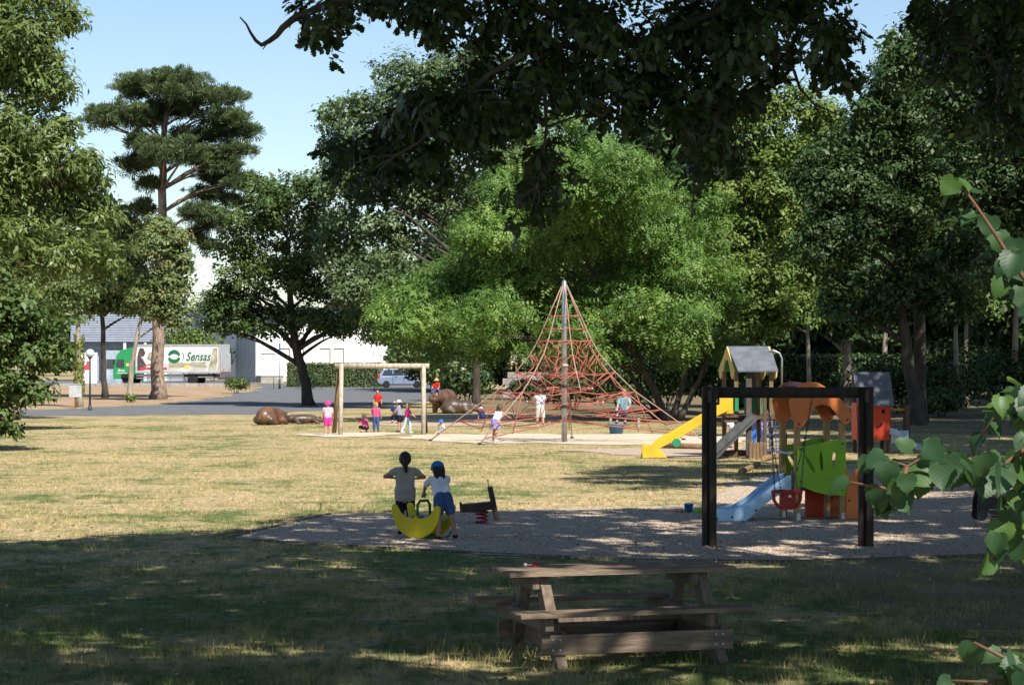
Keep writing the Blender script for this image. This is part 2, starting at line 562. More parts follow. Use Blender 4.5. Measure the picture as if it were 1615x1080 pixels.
def tree(name, label, Y, trunk, lobes, mat, bark=BARK, cr=1.0, ncl=90, nl=260, size=.18, shape='kite', seed=1, flat=.65, group=None,
         limbs=26, cat='tree', depth=.9, fill=.5, droop=.35, up=.6, extra_trunks=(), jit=0.0, lk=1.0):
    """trunk: [(px, py, radius_m)] from the ground up; lobes: [(px, py, rx_px, ry_px, dY)] at distance Y"""
    rng = np.random.default_rng(seed)
    s = F / Y
    base = P(trunk[0][0], trunk[0][1], Y)
    base.z = 0
    root = empty(name, base, label=label, cat=cat, group=group)
    tp = [P(x, y, Y) - base for x, y, r in trunk]
    tp[0].z = -.15
    tr = [r for x, y, r in trunk]
    mb = MB()
    def smooth_path(tp, tr):
        pts, rad = [], []
        for i in range(len(tp) - 1):
            for k in range(4):
                t = k / 4
                j = Vector((rng.normal() * .12, rng.normal() * .12, 0)) * tr[i] if (i or k) else Vector()
                pts.append(tp[i].lerp(tp[i + 1], t) + j)
                rad.append(tr[i] * (1 - t) + tr[i + 1] * t)
        pts.append(tp[-1]); rad.append(tr[-1])
        rad[0] *= 1.45
        if len(rad) > 2: rad[1] *= 1.1
        return pts, rad
    pts, rad = smooth_path(tp, tr)
    mb.tube(pts, rad, 10)
    for et in extra_trunks:
        a, b = smooth_path([P(x, y, Y + dy) - base for x, y, r, dy in et], [r for x, y, r, dy in et])
        mb.tube(a, b, 8)
    L = []
    for lb in lobes:
        px, py, rx, ry = lb[:4]
        dy = (lb[4] if len(lb) > 4 else 0) + rng.normal() * jit
        c = P(px, py, Y + dy) - base
        L.append((np.array(c), np.array([rx / s, rx / s * depth, ry / s])))
    area = np.array([(r[0] * r[1] + r[0] * r[2] + r[1] * r[2]) for c, r in L])
    area = area / area.sum()
    cl, cra = [], []
    for (c, r), a in zip(L, area):
        n = max(3, int(round(ncl * a)))
        d = rnd_unit(rng, n)
        q = fill + (1.12 - fill) * rng.random(n) ** .6
        k = cr * rng.uniform(.45, 1.35, n)
        k = np.minimum(k, r.min() * .85)
        rr = np.maximum(r[None] - k[:, None] * .6, r[None] * .35)
        cl.append(c + d * rr * q[:, None])
        cra.append(k)
    cl = np.concatenate(cl); cra = np.concatenate(cra)
    # limbs to a share of the clumps
    order = rng.permutation(len(cl))[:limbs]
    P3 = np.array([list(p) for p in pts])
    for i in order:
        c = Vector(cl[i])
        best = None
        for j in range(len(pts) // 3, len(pts)):
            dz = c.z - pts[j].z
            cost = abs(dz - .5 * (c.xy - pts[j].xy).length) + (3 if dz < -.3 else 0)
            if best is None or cost < best[0]:
                best = (cost, j)
        j = best[1]
        a = pts[j]
        r0 = min(rad[j] * .6, .05 + .022 * (c - a).length) * lk
        mid = a.lerp(c, .5) + Vector((rng.normal() * .15, rng.normal() * .15, .12 * (c - a).length * .6))
        mb.tube([a, a.lerp(mid, .55) + Vector((0, 0, .03)), mid, mid.lerp(c, .6), c], [r0, r0 * .85, r0 * .62, r0 * .4, r0 * .15], 6, False)
    mb.build('trunk', bark, root, True)
    C, N, S, T_ = clump_leaves(cl, cra, nl, size, rng, flat, up)
    # sparse larger leaves deep in the crown, toned darker for the shade inside
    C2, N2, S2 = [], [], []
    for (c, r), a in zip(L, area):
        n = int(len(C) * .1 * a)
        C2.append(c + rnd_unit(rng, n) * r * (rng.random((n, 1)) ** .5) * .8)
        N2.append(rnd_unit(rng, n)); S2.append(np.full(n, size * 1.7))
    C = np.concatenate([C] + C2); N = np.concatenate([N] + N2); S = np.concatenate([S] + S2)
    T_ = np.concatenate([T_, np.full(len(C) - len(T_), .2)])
    C[:, 2] = np.maximum(C[:, 2], .12)
    link_mesh('crown', leaf_mesh('crown', C, N, S, rng, shape, mat, droop, T_), root)
    return root
def copy_tree(root, loc, rz, sc, label, **kw):
    r = root.copy()
    COL.objects.link(r)
    r.location = loc; r.rotation_euler = (0, 0, rz); r.scale = (sc, sc, sc)
    tag(r, label, **kw)
    for ch in root.children:
        c = ch.copy(); COL.objects.link(c); c.parent = r
    return r

# ------------------------------------------------------------------ buildings and far side of the road
WHITE = pm('white_render', (0.78, 0.77, 0.74), (0.70, 0.69, 0.66), 1.2, 0.85)
WHITEWOOD = pm('white_slats', (0.60, 0.60, 0.59), (0.42, 0.42, 0.42), 3, 0.8, stretch=(6, 6, .3))
GREYCLAD = pm('grey_cladding', (0.36, 0.39, 0.45), (0.30, 0.33, 0.39), 2, 0.6)
BLUEGREY = pm('blue_grey_cladding', (0.085, 0.105, 0.15), (0.07, 0.088, 0.125), 1, 0.6)
SHADOWSLOT = pm('dark_slot_and_shadow', (0.10, 0.09, 0.085), None, 3, 0.8)
GLASS = pm('window_glass', (0.035, 0.045, 0.06), (0.02, 0.03, 0.04), 1, 0.12, spec=.8)
CONC = pm('concrete', (0.34, 0.32, 0.29), (0.24, 0.225, 0.2), 2.5, 0.9, 0.4, 12)
STEEL = pm('painted_dark_steel', (0.05, 0.052, 0.055), (0.035, 0.036, 0.038), 5, 0.5)
GALV = pm('galvanised_steel', (0.47, 0.48, 0.49), (0.34, 0.35, 0.36), 6, 0.42, metal=.75)

def white_building():
    A = G(405, 603); s = F / A.y
    rz = R(24)
    root = empty('white_building', A, rz, label='low white flat-roofed building behind the hedge, with grey slatted end wall', cat='building')
    wd, hh, dp = 14.2, 5.8, 7.0
    MB().box((wd / 2, dp / 2, hh / 2), (wd, dp, hh)).build('wall', WHITE, root)
    MB().box((wd / 2, dp / 2, hh + .09), (wd + .3, dp + .3, .18)).build('roof', GREYCLAD, root)
    for i in range(16):                                # slats of the end wall
        MB().box((-.06, .22 + i * .43, hh / 2 + .05 * (i % 2)), (.1, .33 - .05 * ((i * 7) % 3), hh - .25)).build('slat', WHITEWOOD, root)
    for x in (2.9, 4.4, 7.3, 8.8):
        f = MB().box((x, -.06, 1.75), (.95, .12, 3.3)).build('panel', WHITE, root)
        MB().box((x, -.125, 3.43), (1.05, .1, .1)).box((x + .53, -.125, 1.75), (.09, .1, 3.3)).build('panel_shadow', SHADOWSLOT, f)  # dark inverted-L strips stand in for the shadow round each recessed panel
    MB().box((1.2, -.03, 2.9), (1.5, .06, .07)).build('vent_slot', SHADOWSLOT, root)
    MB().box((1.1, -.9, .35), (2.4, 1.6, .7)).build('step_block', CONC, root)
    return root
white_building()

def industrial_building():
    A = P(128, 600, 255); A.z = 0
    root = empty('grey_industrial_building', A, R(4), label='grey ribbed industrial building across the road, left of the pine', cat='building')
    MB().box((5.5, 4, 2.1), (11, 8, 4.2)).build('wall', GREYCLAD, root)
    up = MB().box((4.7, 3.4, 6.0), (11.4, 9.2, 3.6)).build('upper_storey', GREYCLAD, root)
    for i in range(14):
        MB().box((4.7, -1.23, 4.35 + i * .25), (11.4, .08, .15)).build('louvre', GREYCLAD, up)
    for i in range(4):
        MB().box((2.6 + i * 2.2, -1.0, 2.1), (.28, .28, 4.19)).build('column', WHITE, root)
    for i in range(4):
        wdw = MB().box((3.7 + i * 2.2, -.04, 2.3), (1.5, .1, 2.2)).build('window', GLASS, root)
        MB().box((3.7 + i * 2.2, -.12, 2.3), (.08, .06, 2.2)).build('frame', WHITE, wdw)
    MB().box((4.7, 3.4, 7.9), (11.6, 9.4, .2)).build('roof', BLUEGREY, root)
industrial_building()
def blue_building():
    A = P(300, 600, 285); A.z = 0
    root = empty('blue_grey_building', A, 0, label='dark blue-grey building rising behind the lorry and the hornbeam', cat='building')
    MB().box((10, 5, 4.2), (22, 10, 8.4)).build('wall', BLUEGREY, root)
    MB().box((10, 5, 8.5), (22.4, 10.4, .25)).build('roof', BLUEGREY, root)
    MB().box((22.8, 3, 4.4), (3.4, 8, 8.8)).build('stair_block', GREYCLAD, root)
    for i in range(6):
        wdw = MB().box((1.6 + i * 3.2, -.04, 6.4), (1.9, .1, 1.4)).build('window', GLASS, root)
        MB().box((1.6 + i * 3.2, -.12, 6.4), (.08, .06, 1.4)).build('frame', WHITE, wdw)
blue_building()
def pale_house():
    A = P(1236, 606, 172); A.z = 0
    root = empty('pale_house', A, R(6), label='pale house with slate roof glimpsed through the trees behind the playground', cat='building')
    MB().box((4.5, 4, 1.9), (9, 8, 3.8)).build('wall', WHITE, root)
    MB().prism([(-.3, 3.8), (9.3, 3.8), (8.2, 5.9), (.8, 5.9)], (0, 1.0, 0), (1, 0, 0), (0, 0, 1), 2.6).build('roof', GREYCLAD, root)
    for x in (1.6, 4.2, 6.9):
        f = MB().box((x, -.03, 2.7), (1.0, .08, 1.3)).build('window', GLASS, root)
        MB().box((x, -.09, 2.7), (.08, .05, 1.3)).box((x, -.093, 2.0), (1.2, .12, .08)).build('frame', WHITE, f)
    for i in range(22):
        MB().box((-.2 + i * .45, -2.2, 2.55), (.09, .04, 1.0)).build('railing_bar', WHITE, root)
    MB().box((4.5, -2.2, 3.06), (9.8, .07, .07)).build('railing_top', WHITE, root)
    MB().box((4.5, -1.2, 1.02), (9.9, 2.2, 2.04)).build('terrace', CONC, root)
pale_house()

# low wall along the road
def low_wall():
    root = empty('low_wall', label='long low grey concrete wall between the pines and the road', cat='wall')
    a, b = P(-60, 610, 204), P(362, 610, 204)
    n = 18
    for i in range(n):
        p, q = a.lerp(b, i / n), a.lerp(b, (i + .985) / n)
        p.z = q.z = .14
        MB().beam(p, q, .3, .3).build('wall_block', CONC, root, bevel=.02)
low_wall()

# ------------------------------------------------------------------ delivery truck
GREENP = pm('green_paint', (0.02, 0.28, 0.10), (0.018, 0.25, 0.09), 1, .35, coat=.4)
WHITEP = pm('white_paint', (0.74, 0.74, 0.73), (0.68, 0.68, 0.67), 1, .45)
GREYP = pm('grey_paint', (0.4, 0.41, 0.42), (0.33, 0.34, 0.35), 2, .5)
BLACKP = pm('black_plastic', (0.02, 0.02, 0.022), (0.014, 0.014, 0.015), 4, .55)
RUBBER = pm('tyre_rubber', (0.022, 0.022, 0.022), (0.015, 0.015, 0.015), 8, .9)
RIM = pm('wheel_rim', (0.5, 0.5, 0.5), (0.4, 0.4, 0.4), 4, .4, metal=.6)
ORANGE_L = pm('orange_reflector', (0.7, 0.25, 0.03), None, 3, .4)
RED_L = pm('red_lens', (0.5, 0.03, 0.02), None, 3, .3)
PRINT_DK = pm('print_dark', (0.09, 0.075, 0.075), (0.05, 0.04, 0.045), 2, .5)
PRINT_OL = pm('print_olive', (0.27, 0.26, 0.15), (0.5, 0.49, 0.42), 1.6, .5, lo=.3, hi=.6)
PRINT_RED = pm('print_red', (0.55, 0.06, 0.09), None, 3, .5)
PRINT_GRN = pm('print_green', (0.02, 0.16, 0.07), None, 3, .5)
PRINT_GREY = pm('print_grey', (0.44, 0.43, 0.4), (0.6, 0.6, 0.58), .8, .5)
PRINT_YEL = pm('print_yellow', (0.75, 0.6, 0.12), None, 3, .5)

def wheel(root, c, r, wd, axis='y'):
    w_ = empty('wheel', c); w_.parent = root
    rot = Matrix.Rotation(PI / 2, 3, 'X')
    m = MB(); m.lathe([(r * .6, -wd / 2), (r * .93, -wd / 2), (r, -wd * .3), (r, wd * .3), (r * .93, wd / 2), (r * .6, wd / 2)], n=24)
    m.v = [tuple(rot @ Vector(p)) for p in m.v]
    m.build('tyre', RUBBER, w_, True)
    m = MB(); m.lathe([(r * .62, -wd * .44), (r * .58, -wd * .5), (r * .2, -wd * .42), (r * .2, wd * .42), (r * .58, wd * .5), (r * .62, wd * .44)], n=20)
    m.v = [tuple(rot @ Vector(p)) for p in m.v]
    m.build('rim', RIM, w_, True)
    return w_
def text_obj(body, size, o, rot, mat, parent, shear=0.0, name='lettering', off=0.0, xs=1.0):
    c = bpy.data.curves.new(name, 'FONT')
    c.body = body; c.size = size; c.shear = shear; c.extrude = .004; c.offset = off
    c.align_x = 'LEFT'
    c.resolution_u = 3
    c.materials.append(mat)
    tmp = bpy.data.objects.new('tmp_text', c)
    COL.objects.link(tmp)
    me = bpy.data.meshes.new_from_object(tmp.evaluated_get(bpy.context.evaluated_depsgraph_get()))
    bpy.data.objects.remove(tmp)
    me.materials.clear(); me.materials.append(mat)
    t = bpy.data.objects.new(name, me)
    COL.objects.link(t)
    t.location = o; t.rotation_euler = rot; t.scale = (xs, 1, 1)
    t.parent = parent
    return t
def truck():
    Y = 216
    A = P(178, 607, Y); A.z = .01
    a = R(-13)
    root = empty('delivery_truck', A, a, label='green-cabbed delivery truck with white printed box body parked on the road', cat='truck')
    W = 2.5
    # local: x to the rear (right in the picture), y away from the camera
    cabp = [(0, .55), (0, 1.35), (.12, 2.0), (.38, 2.75), (.75, 3.2), (1.75, 3.42), (2.1, 3.42), (2.1, .95), (1.95, .55), (1.78, .95), (.92, .95), (.75, .55)]
    cab = MB().prism(cabp, (0, W / 2, 0), (1, 0, 0), (0, 0, 1), W).build('cab', GREENP, root, bevel=.07)
    MB().prism([(.28, 1.75), (.45, 2.35), (1.1, 2.35), (1.1, 1.6), (.5, 1.6)], (0, -.008, 0), (1, 0, 0), (0, 0, 1), .03).build('side_window', GLASS, cab)
    MB().box((.235, W / 2, 2.36), (.05, W * .85, .7), Matrix.Rotation(R(19), 3, 'Y')).build('windscreen', GLASS, cab)
    MB().box((.2, -.2, 2.1), (.1, .14, .5)).build('mirror', BLACKP, cab, bevel=.03)
    MB().box((1.45, -.012, 1.85), (.3, .03, .28)).build('sticker', PRINT_YEL, cab)
    text_obj('Brun', .34, (.5, -.03, 1.22), (PI / 2, 0, 0), WHITEP, cab, .15, off=.008)
    MB().box((.9, -.012, 1.08), (1.0, .02, .05)).build('lettering_line', WHITEP, cab)
    MB().box((1.35, -.02, .8), (1.0, .06, .3)).build('wheel_arch', BLACKP, cab)
    for y in (.32, W - .32):
        wheel(root, (1.35, y, .48), .48, .32)
        wheel(root, (7.7, y, .48), .48, .42)
    MB().box((5.6, W / 2, .85), (8.4, .9, .24)).build('chassis', STEEL, root)
    bx0, bx1, bz0, bz1 = 2.25, 10.4, 1.12, 3.62
    bm_ = MB().box(((bx0 + bx1) / 2, W / 2, (bz0 + bz1) / 2), (bx1 - bx0, W, bz1 - bz0)).build('box_body', WHITEP, root)
    for z in (bz0 + .05, bz1 + .02):
        MB().box(((bx0 + bx1) / 2, W / 2, z), (bx1 - bx0 + .08, W + .1, .16)).build('body_rail', GREYP, bm_)
    for x in (bx0 + .02, bx1 - .02):
        MB().box((x, W / 2, (bz0 + bz1) / 2), (.12, W + .09, bz1 - bz0 - .1)).build('body_post', GREYP, bm_)
    for x in (5.5, 8.0):
        MB().box((x, -.012, (bz0 + bz1) / 2), (.035, .02, bz1 - bz0 - .25)).build('panel_joint', GREYP, bm_)
    # printed side
    def pr(name, poly, mat, d=.006):
        MB().prism(poly, (0, -d, 0), (1, 0, 0), (0, 0, 1), .008).build(name, mat, bm_)
    pr('print_ground', [(2.35, 1.25), (10.3, 1.25), (10.3, 1.75), (8.2, 1.95), (6.6, 1.7), (5.2, 2.0), (3.4, 1.6), (2.35, 1.75)], PRINT_GREY, .008)
    pr('print_angler', [(2.4, 1.3), (3.1, 1.35), (3.3, 1.8), (2.9, 2.4), (3.2, 2.9), (3.0, 3.35), (2.65, 3.4), (2.5, 3.0), (2.4, 2.5)], PRINT_DK, .014)
    pr('print_trees', [(3.3, 2.3), (3.5, 2.95), (4.0, 3.05), (4.6, 2.85), (4.75, 2.35), (4.1, 2.2)], PRINT_OL, .012)
    pr('print_arm', [(2.75, 2.55), (3.05, 2.6), (3.9, 1.95), (4.8, 2.35), (4.85, 2.25), (3.9, 1.78), (3.6, 1.9)], WHITEP, .018)
    pr('print_rod', [(3.0, 1.75), (3.9, 2.0), (5.0, 2.55), (5.02, 2.48), (3.9, 1.9), (3.0, 1.65)], PRINT_RED, .022)
    pr('print_band', [(2.6, 1.4), (5.3, 1.4), (5.3, 1.6), (2.6, 1.6)], PRINT_RED, .02)
    pr('print_reeds', [(9.3, 1.3), (9.95, 1.3), (10.2, 2.2), (10.15, 3.4), (9.75, 3.3), (9.6, 2.6), (9.4, 2.0)], PRINT_OL, .012)
    pr('print_bank', [(5.5, 1.6), (6.4, 1.55), (7.4, 1.7), (9.2, 1.6), (9.0, 2.0), (8.0, 1.95), (7.0, 2.05), (6.0, 2.1), (5.6, 2.3)], PRINT_OL, .011)
    pr('print_flower', [(6.9, 1.5), (7.4, 1.5), (7.5, 1.75), (7.2, 1.85), (6.95, 1.7)], PRINT_YEL, .016)
    # logo: ring of two crescents with a bracket, then the name
    def arc(cx, cz, r, a0, a1, n=12):
        return [(cx + r * math.cos(R(a0 + (a1 - a0) * i / n)), cz + r * math.sin(R(a0 + (a1 - a0) * i / n))) for i in range(n + 1)]
    pr('logo_top', arc(6.0, 2.6, .62, 15, 165) + arc(6.0, 2.3, .56, 140, 40), PRINT_GRN, .02)
    pr('logo_bottom', arc(6.0, 2.6, .62, 195, 345) + arc(6.0, 2.9, .56, -40, -140), PRINT_GRN, .02)
    pr('logo_bracket', arc(6.35, 2.6, .6, 40, -40) + arc(6.2, 2.6, .68, -34, 34), PRINT_GRN, .02)
    text_obj('Sensas', 1.12, (7.12, -.03, 2.24), (PI / 2, 0, 0), PRINT_GRN, bm_, .34, off=.012, xs=.8)
    MB().box((8.4, -.014, 2.06), (1.5, .012, .05)).build('lettering_line', PRINT_GRN, bm_)
    # tail lift, guards, lights
    MB().box((bx1 + .12, W / 2, 2.05), (.12, W - .1, 1.7)).build('tail_lift', GREYP, root, bevel=.02)
    for z in (.62, .86):
        MB().box((4.6, .05, z), (4.6, .05, .1)).build('side_guard', GALV, root)
    for x in (3.4, 5.6, 6.8):
        MB().box((x, .09, .78), (.08, .05, .6)).build('guard_post', GALV, root)
    MB().box((9.0, .06, .74), (1.5, .05, .1)).build('side_guard', GALV, root)
    MB().box((10.3, W / 2, .6), (.14, W, .16)).build('bumper', STEEL, root)
    for y in (.25, W - .25):
        MB().box((10.42, y, .85), (.06, .3, .18)).build('tail_light', RED_L, root)
        MB().box((bx1 + .2, y + (.2 if y < 1 else -.2), 1.45), (.03, .4, .2)).build('reflector', ORANGE_L, root)
truck()

# ------------------------------------------------------------------ parked car
CARP = pm('silver_blue_paint', (0.25, 0.31, 0.42), (0.22, 0.28, 0.39), 1, .35, metal=.3, coat=.6)
def car():
    Y = 193
    A = P(595, 612, Y); A.z = .012
    root = empty('parked_car', A, R(5), label='silver-blue hatchback parked behind the wooden swing frame, half hidden by foliage', cat='car')
    prof = [(.0, .45), (.02, .85), (.12, 1.05), (.42, 1.5), (.9, 1.6), (1.9, 1.62), (2.5, 1.5), (3.1, 1.08), (3.85, .95), (4.08, .75), (4.1, .38), (3.7, .28), (.3, .28)]
    b = MB().prism(prof, (0, .85, 0), (1, 0, 0), (0, 0, 1), 1.7)
    for i, p in enumerate(b.v):                         # tumblehome
        if p[2] > 1.0:
            k = (p[2] - 1.0) / .62
            b.v[i] = (p[0], .85 + (p[1] - .85) * (1 - .2 * k), p[2])
    b = b.build('body', CARP, root, bevel=.08)
    def win(poly, name='side_window'):
        m = MB().prism(poly, (0, .0, 0), (1, 0, 0), (0, 0, 1), .02)
        m.v = [(x, y + .0 + max(0, (z - 1.0) / .62 * .17) - .012, z) for x, y, z in m.v]
        m.build(name, GLASS, root)
    win([(.42, 1.08), (.6, 1.46), (1.25, 1.5), (1.25, 1.06)])
    win([(1.33, 1.06), (1.33, 1.5), (1.95, 1.5), (2.15, 1.42), (2.15, 1.06)])
    win([(2.22, 1.06), (2.22, 1.4), (2.45, 1.36), (2.85, 1.06)])
    MB().box((1.29, -.006, .8), (.02, .02, .9)).build('door_seam', BLACKP, root)
    MB().box((2.2, -.006, .8), (.02, .02, .9)).build('door_seam', BLACKP, root)
    for x in (1.55, 2.45):
        MB().box((x, -.02, .95), (.2, .04, .04)).build('door_handle', CARP, root)
    MB().box((.12, .03, .95), (.2, .08, .3)).build('tail_light', RED_L, root, bevel=.02)
    MB().box((3.95, .1, .8), (.25, .25, .14)).build('headlight', WHITEP, root, bevel=.02)
    MB().box((2.05, .85, .3), (2.6, 1.66, .12)).build('sill', BLACKP, root)
    for x in (.75, 3.3):
        for y in (.1, 1.6):
            wheel(root, (x, y, .31), .31, .2)
car()

# ------------------------------------------------------------------ trees of the background, left to right
tree('red_oak_tree', 'tall broad-leaved tree filling the upper left corner', 76,
     [(-62, 685, .34), (-50, 520, .3), (-30, 300, .22), (10, 60, .1)],
     [(0, 40, 125, 120), (-90, 60, 150, 160), (60, 130, 75, 60), (40, 230, 95, 80), (-30, 300, 110, 100), (90, 300, 85, 70, 1.5), (120, 380, 75, 60, 1), (10, 400, 110, 80), (-110, 380, 120, 130), (95, 30, 40, 45), (100, 200, 40, 30), (150, 330, 55, 55, 2), (160, 410, 50, 50, 2), (130, 260, 50, 45, 1)],
     L_BROAD, cr=.95, ncl=230, nl=290, size=.25, shape='slim', seed=11, droop=.8, limbs=30)
tree('hornbeam_tree', 'dense leafy hornbeam hanging low at the left edge of the lawn', 62,
     [(-75, 711, .2), (-65, 600, .17), (-40, 480, .1)],
     [(-20, 480, 90, 70), (40, 520, 60, 50, .5), (-60, 560, 110, 90), (55, 560, 50, 35), (25, 610, 55, 35), (-15, 650, 50, 38), (70, 500, 45, 30), (90, 545, 35, 18), (10, 675, 30, 18), (60, 620, 30, 14)],
     L_HORN, cr=.62, ncl=170, nl=420, size=.16, seed=12, droop=.5, limbs=30, bark=BARKDARK)
tree('birch_tree', 'pale green birch with drooping twigs behind the tall left tree', 93,
     [(22, 662, .18), (40, 520, .15), (50, 330, .08)],
     [(40, 300, 60, 90), (30, 400, 80, 80), (80, 360, 55, 70), (120, 440, 55, 50), (60, 250, 35, 50), (95, 480, 50, 45)],
     L_BIRCH, cr=.8, ncl=90, nl=300, size=.16, seed=13, droop=1.2, bark=BARKPALE)
tree('sweetgum_tree', 'mid-green tree with dark slim trunk between lamp and white-trunked tree', 146,
     [(166, 627, .19), (163, 560, .16), (160, 480, .13), (170, 380, .07)],
     [(165, 400, 55, 60), (140, 450, 50, 45), (195, 440, 45, 50), (205, 380, 40, 50), (180, 345, 40, 40), (150, 480, 40, 25), (215, 480, 35, 25)],
     L_BROAD, cr=1.3, ncl=80, nl=230, size=.3, seed=14, bark=BARKDARK)
tree('acacia_tree', 'small-leaved acacia with pale slanting trunk just left of the pine trunk', 136,
     [(204, 633, .17), (207, 580, .14), (218, 520, .11), (240, 440, .06)],
     [(255, 390, 48, 50), (280, 440, 38, 45), (235, 460, 45, 45), (265, 490, 45, 30), (250, 360, 35, 25), (290, 400, 25, 40)],
     L_ACACIA, cr=.95, ncl=90, nl=300, size=.21, seed=15, bark=BARKPALE, depth=.8)
tree('ivy_tree', 'slim trunk wrapped in yellow-green ivy beside the white notice box', 118,
     [(126, 641, .15), (124, 560, .13), (122, 470, .1), (110, 400, .05)],
     [(110, 420, 45, 40), (130, 460, 35, 30), (90, 450, 40, 35)],
     L_HORN, cr=.9, ncl=30, nl=260, size=.22, seed=16, bark=BARKPALE, limbs=10)
# ivy sleeve on that trunk
rng = np.random.default_rng(5)
n = 700
zz = rng.uniform(.7, 3.6, n); aa = rng.uniform(0, 2 * PI, n)
b0 = P(125, 641, 118)
Cx = np.stack([b0.x + np.cos(aa) * (.2 + .1 * rng.random(n)), 118 + np.sin(aa) * (.2 + .1 * rng.random(n)), zz], 1)
link_mesh('ivy', leaf_mesh('ivy', Cx, np.stack([np.cos(aa), np.sin(aa), .3 + 0 * aa], 1), np.full(n, .15), rng, 'kite', L_IVY),
          label='yellow-green ivy climbing the slim trunk behind the notice box', cat='ivy')
tree('pine_tree', 'tall black pine with layered umbrella crown and thick pale trunk', 142,
     [(249, 629, .44), (250, 560, .38), (252, 440, .31), (256, 300, .25), (260, 200, .17), (264, 130, .06)],
     [(270, 130, 75, 20), (225, 142, 55, 18, 1), (330, 152, 62, 18), (190, 180, 58, 18), (160, 192, 34, 15, .5), (358, 184, 48, 18, -1), (388, 207, 34, 15), (340, 208, 42, 20, .8),
      (265, 238, 60, 26, -1.8), (225, 225, 38, 18), (325, 250, 50, 22), (368, 236, 32, 17), (380, 288, 34, 18), (340, 282, 36, 22, 1), (312, 336, 38, 18, -1), (340, 352, 28, 18), (328, 388, 18, 20), (215, 262, 34, 20, 1.5), (225, 330, 26, 17, 1), (275, 172, 52, 18, 1.5), (300, 218, 48, 20, 2), (360, 318, 24, 16), (235, 290, 26, 16, -1), (295, 148, 60, 14, -1), (230, 192, 45, 13, 1.5), (350, 262, 36, 14, -1), (330, 308, 34, 15, 1), (310, 368, 22, 16)],
     L_PINE, bark=BARKPINE, cr=.55, ncl=640, nl=250, size=.29, shape='tuft', seed=17, flat=.5, limbs=60, fill=.0, up=.75, depth=1.1, jit=.8, lk=.6)
tree('field_maple_tree', 'spreading dark-trunked tree leaning left in front of the white building', 121,
     [(488, 641, .3), (478, 590, .25), (464, 540, .22), (458, 470, .16), (455, 380, .09)],
     [(440, 300, 60, 40), (470, 350, 80, 55), (390, 345, 50, 40), (365, 400, 45, 45), (430, 430, 80, 50), (370, 470, 60, 40), (350, 505, 35, 22), (500, 440, 70, 55), (520, 380, 55, 50), (460, 500, 80, 28), (540, 500, 60, 28), (500, 290, 45, 38), (585, 480, 35, 40), (595, 520, 16, 20), (390, 515, 50, 22), (435, 522, 40, 16), (525, 518, 50, 20), (350, 470, 40, 35)],
     L_HORN, cr=.85, ncl=260, nl=300, size=.19, jit=1.0, seed=18, fill=.65, bark=BARKDARK, limbs=34,
     extra_trunks=[[(464, 545, .16, 0), (440, 522, .13, 0), (410, 505, .09, -.5), (380, 480, .05, -1)], [(466, 548, .14, 0), (490, 520, .12, .5), (520, 490, .08, 1)]])
tree('grey_oak_tree', 'tall grey-green oak rising behind the leaning tree left of the locust', 115,
     [(752, 644, .2), (750, 560, .19), (735, 420, .17), (690, 240, .1)],
     [(560, 185, 65, 50), (520, 180, 30, 35), (640, 140, 70, 60), (720, 120, 70, 55), (690, 200, 90, 70), (600, 260, 90, 60), (540, 290, 55, 50), (560, 370, 70, 60), (650, 340, 90, 70), (620, 440, 80, 60), (740, 260, 80, 80), (560, 450, 50, 50), (520, 240, 35, 40), (680, 500, 60, 50), (750, 95, 45, 35), (600, 500, 55, 45), (640, 560, 45, 30), (700, 570, 50, 30), (810, 200, 70, 80), (800, 120, 60, 50)],
     L_OAKGREY, cr=.95, ncl=340, nl=260, size=.2, jit=1.2, seed=19, fill=.65, bark=BARKDARK, limbs=44)
tree('locust_tree', 'broad bright green many-stemmed locust tree behind the climbing net', 92,
     [(1052, 662, .17), (1030, 610, .15), (985, 530, .12), (920, 400, .08), (890, 280, .04)],
     [(900, 235, 80, 60), (830, 290, 80, 55), (960, 290, 95, 65), (1040, 320, 80, 65), (870, 350, 105, 65), (770, 370, 75, 50), (960, 400, 115, 65), (1060, 420, 85, 60), (730, 440, 80, 50), (660, 465, 58, 48), (690, 500, 75, 45), (800, 440, 85, 55), (870, 470, 85, 50), (960, 480, 85, 50),
      (1050, 500, 75, 55), (1110, 400, 45, 65), (645, 525, 38, 34), (740, 525, 55, 30), (900, 185, 45, 32), (780, 490, 65, 42, -2), (1100, 490, 50, 50), (1000, 540, 60, 35), (900, 525, 60, 32), (830, 520, 55, 32), (700, 540, 45, 22), (1075, 550, 50, 32), (1000, 350, 80, 50, -2), (760, 400, 60, 40, 2), (1120, 330, 40, 50), (620, 500, 42, 40), (680, 555, 50, 24), (850, 555, 60, 26), (612, 470, 30, 30), (1140, 470, 50, 60), (1140, 555, 50, 32), (760, 550, 50, 24), (950, 560, 60, 24)],
     L_LOCUST, cr=1.0, ncl=520, nl=165, size=.38, shape='spray', seed=20, flat=.5, limbs=60, droop=.6, fill=.72, jit=1.6, lk=.6, bark=BARKDARK,
     extra_trunks=[[(1060, 663, .13, .3), (1078, 600, .11, .3), (1095, 520, .06, .3)], [(1072, 662, .12, -.2), (1102, 600, .1, 0), (1128, 530, .05, 0)], [(1045, 663, .12, .5), (1008, 610, .1, .5), (960, 540, .07, .5), (880, 450, .04, .3)], [(1040, 662, .1, .2), (990, 620, .09, 0), (880, 550, .07, 0), (760, 500, .04, 0)]])
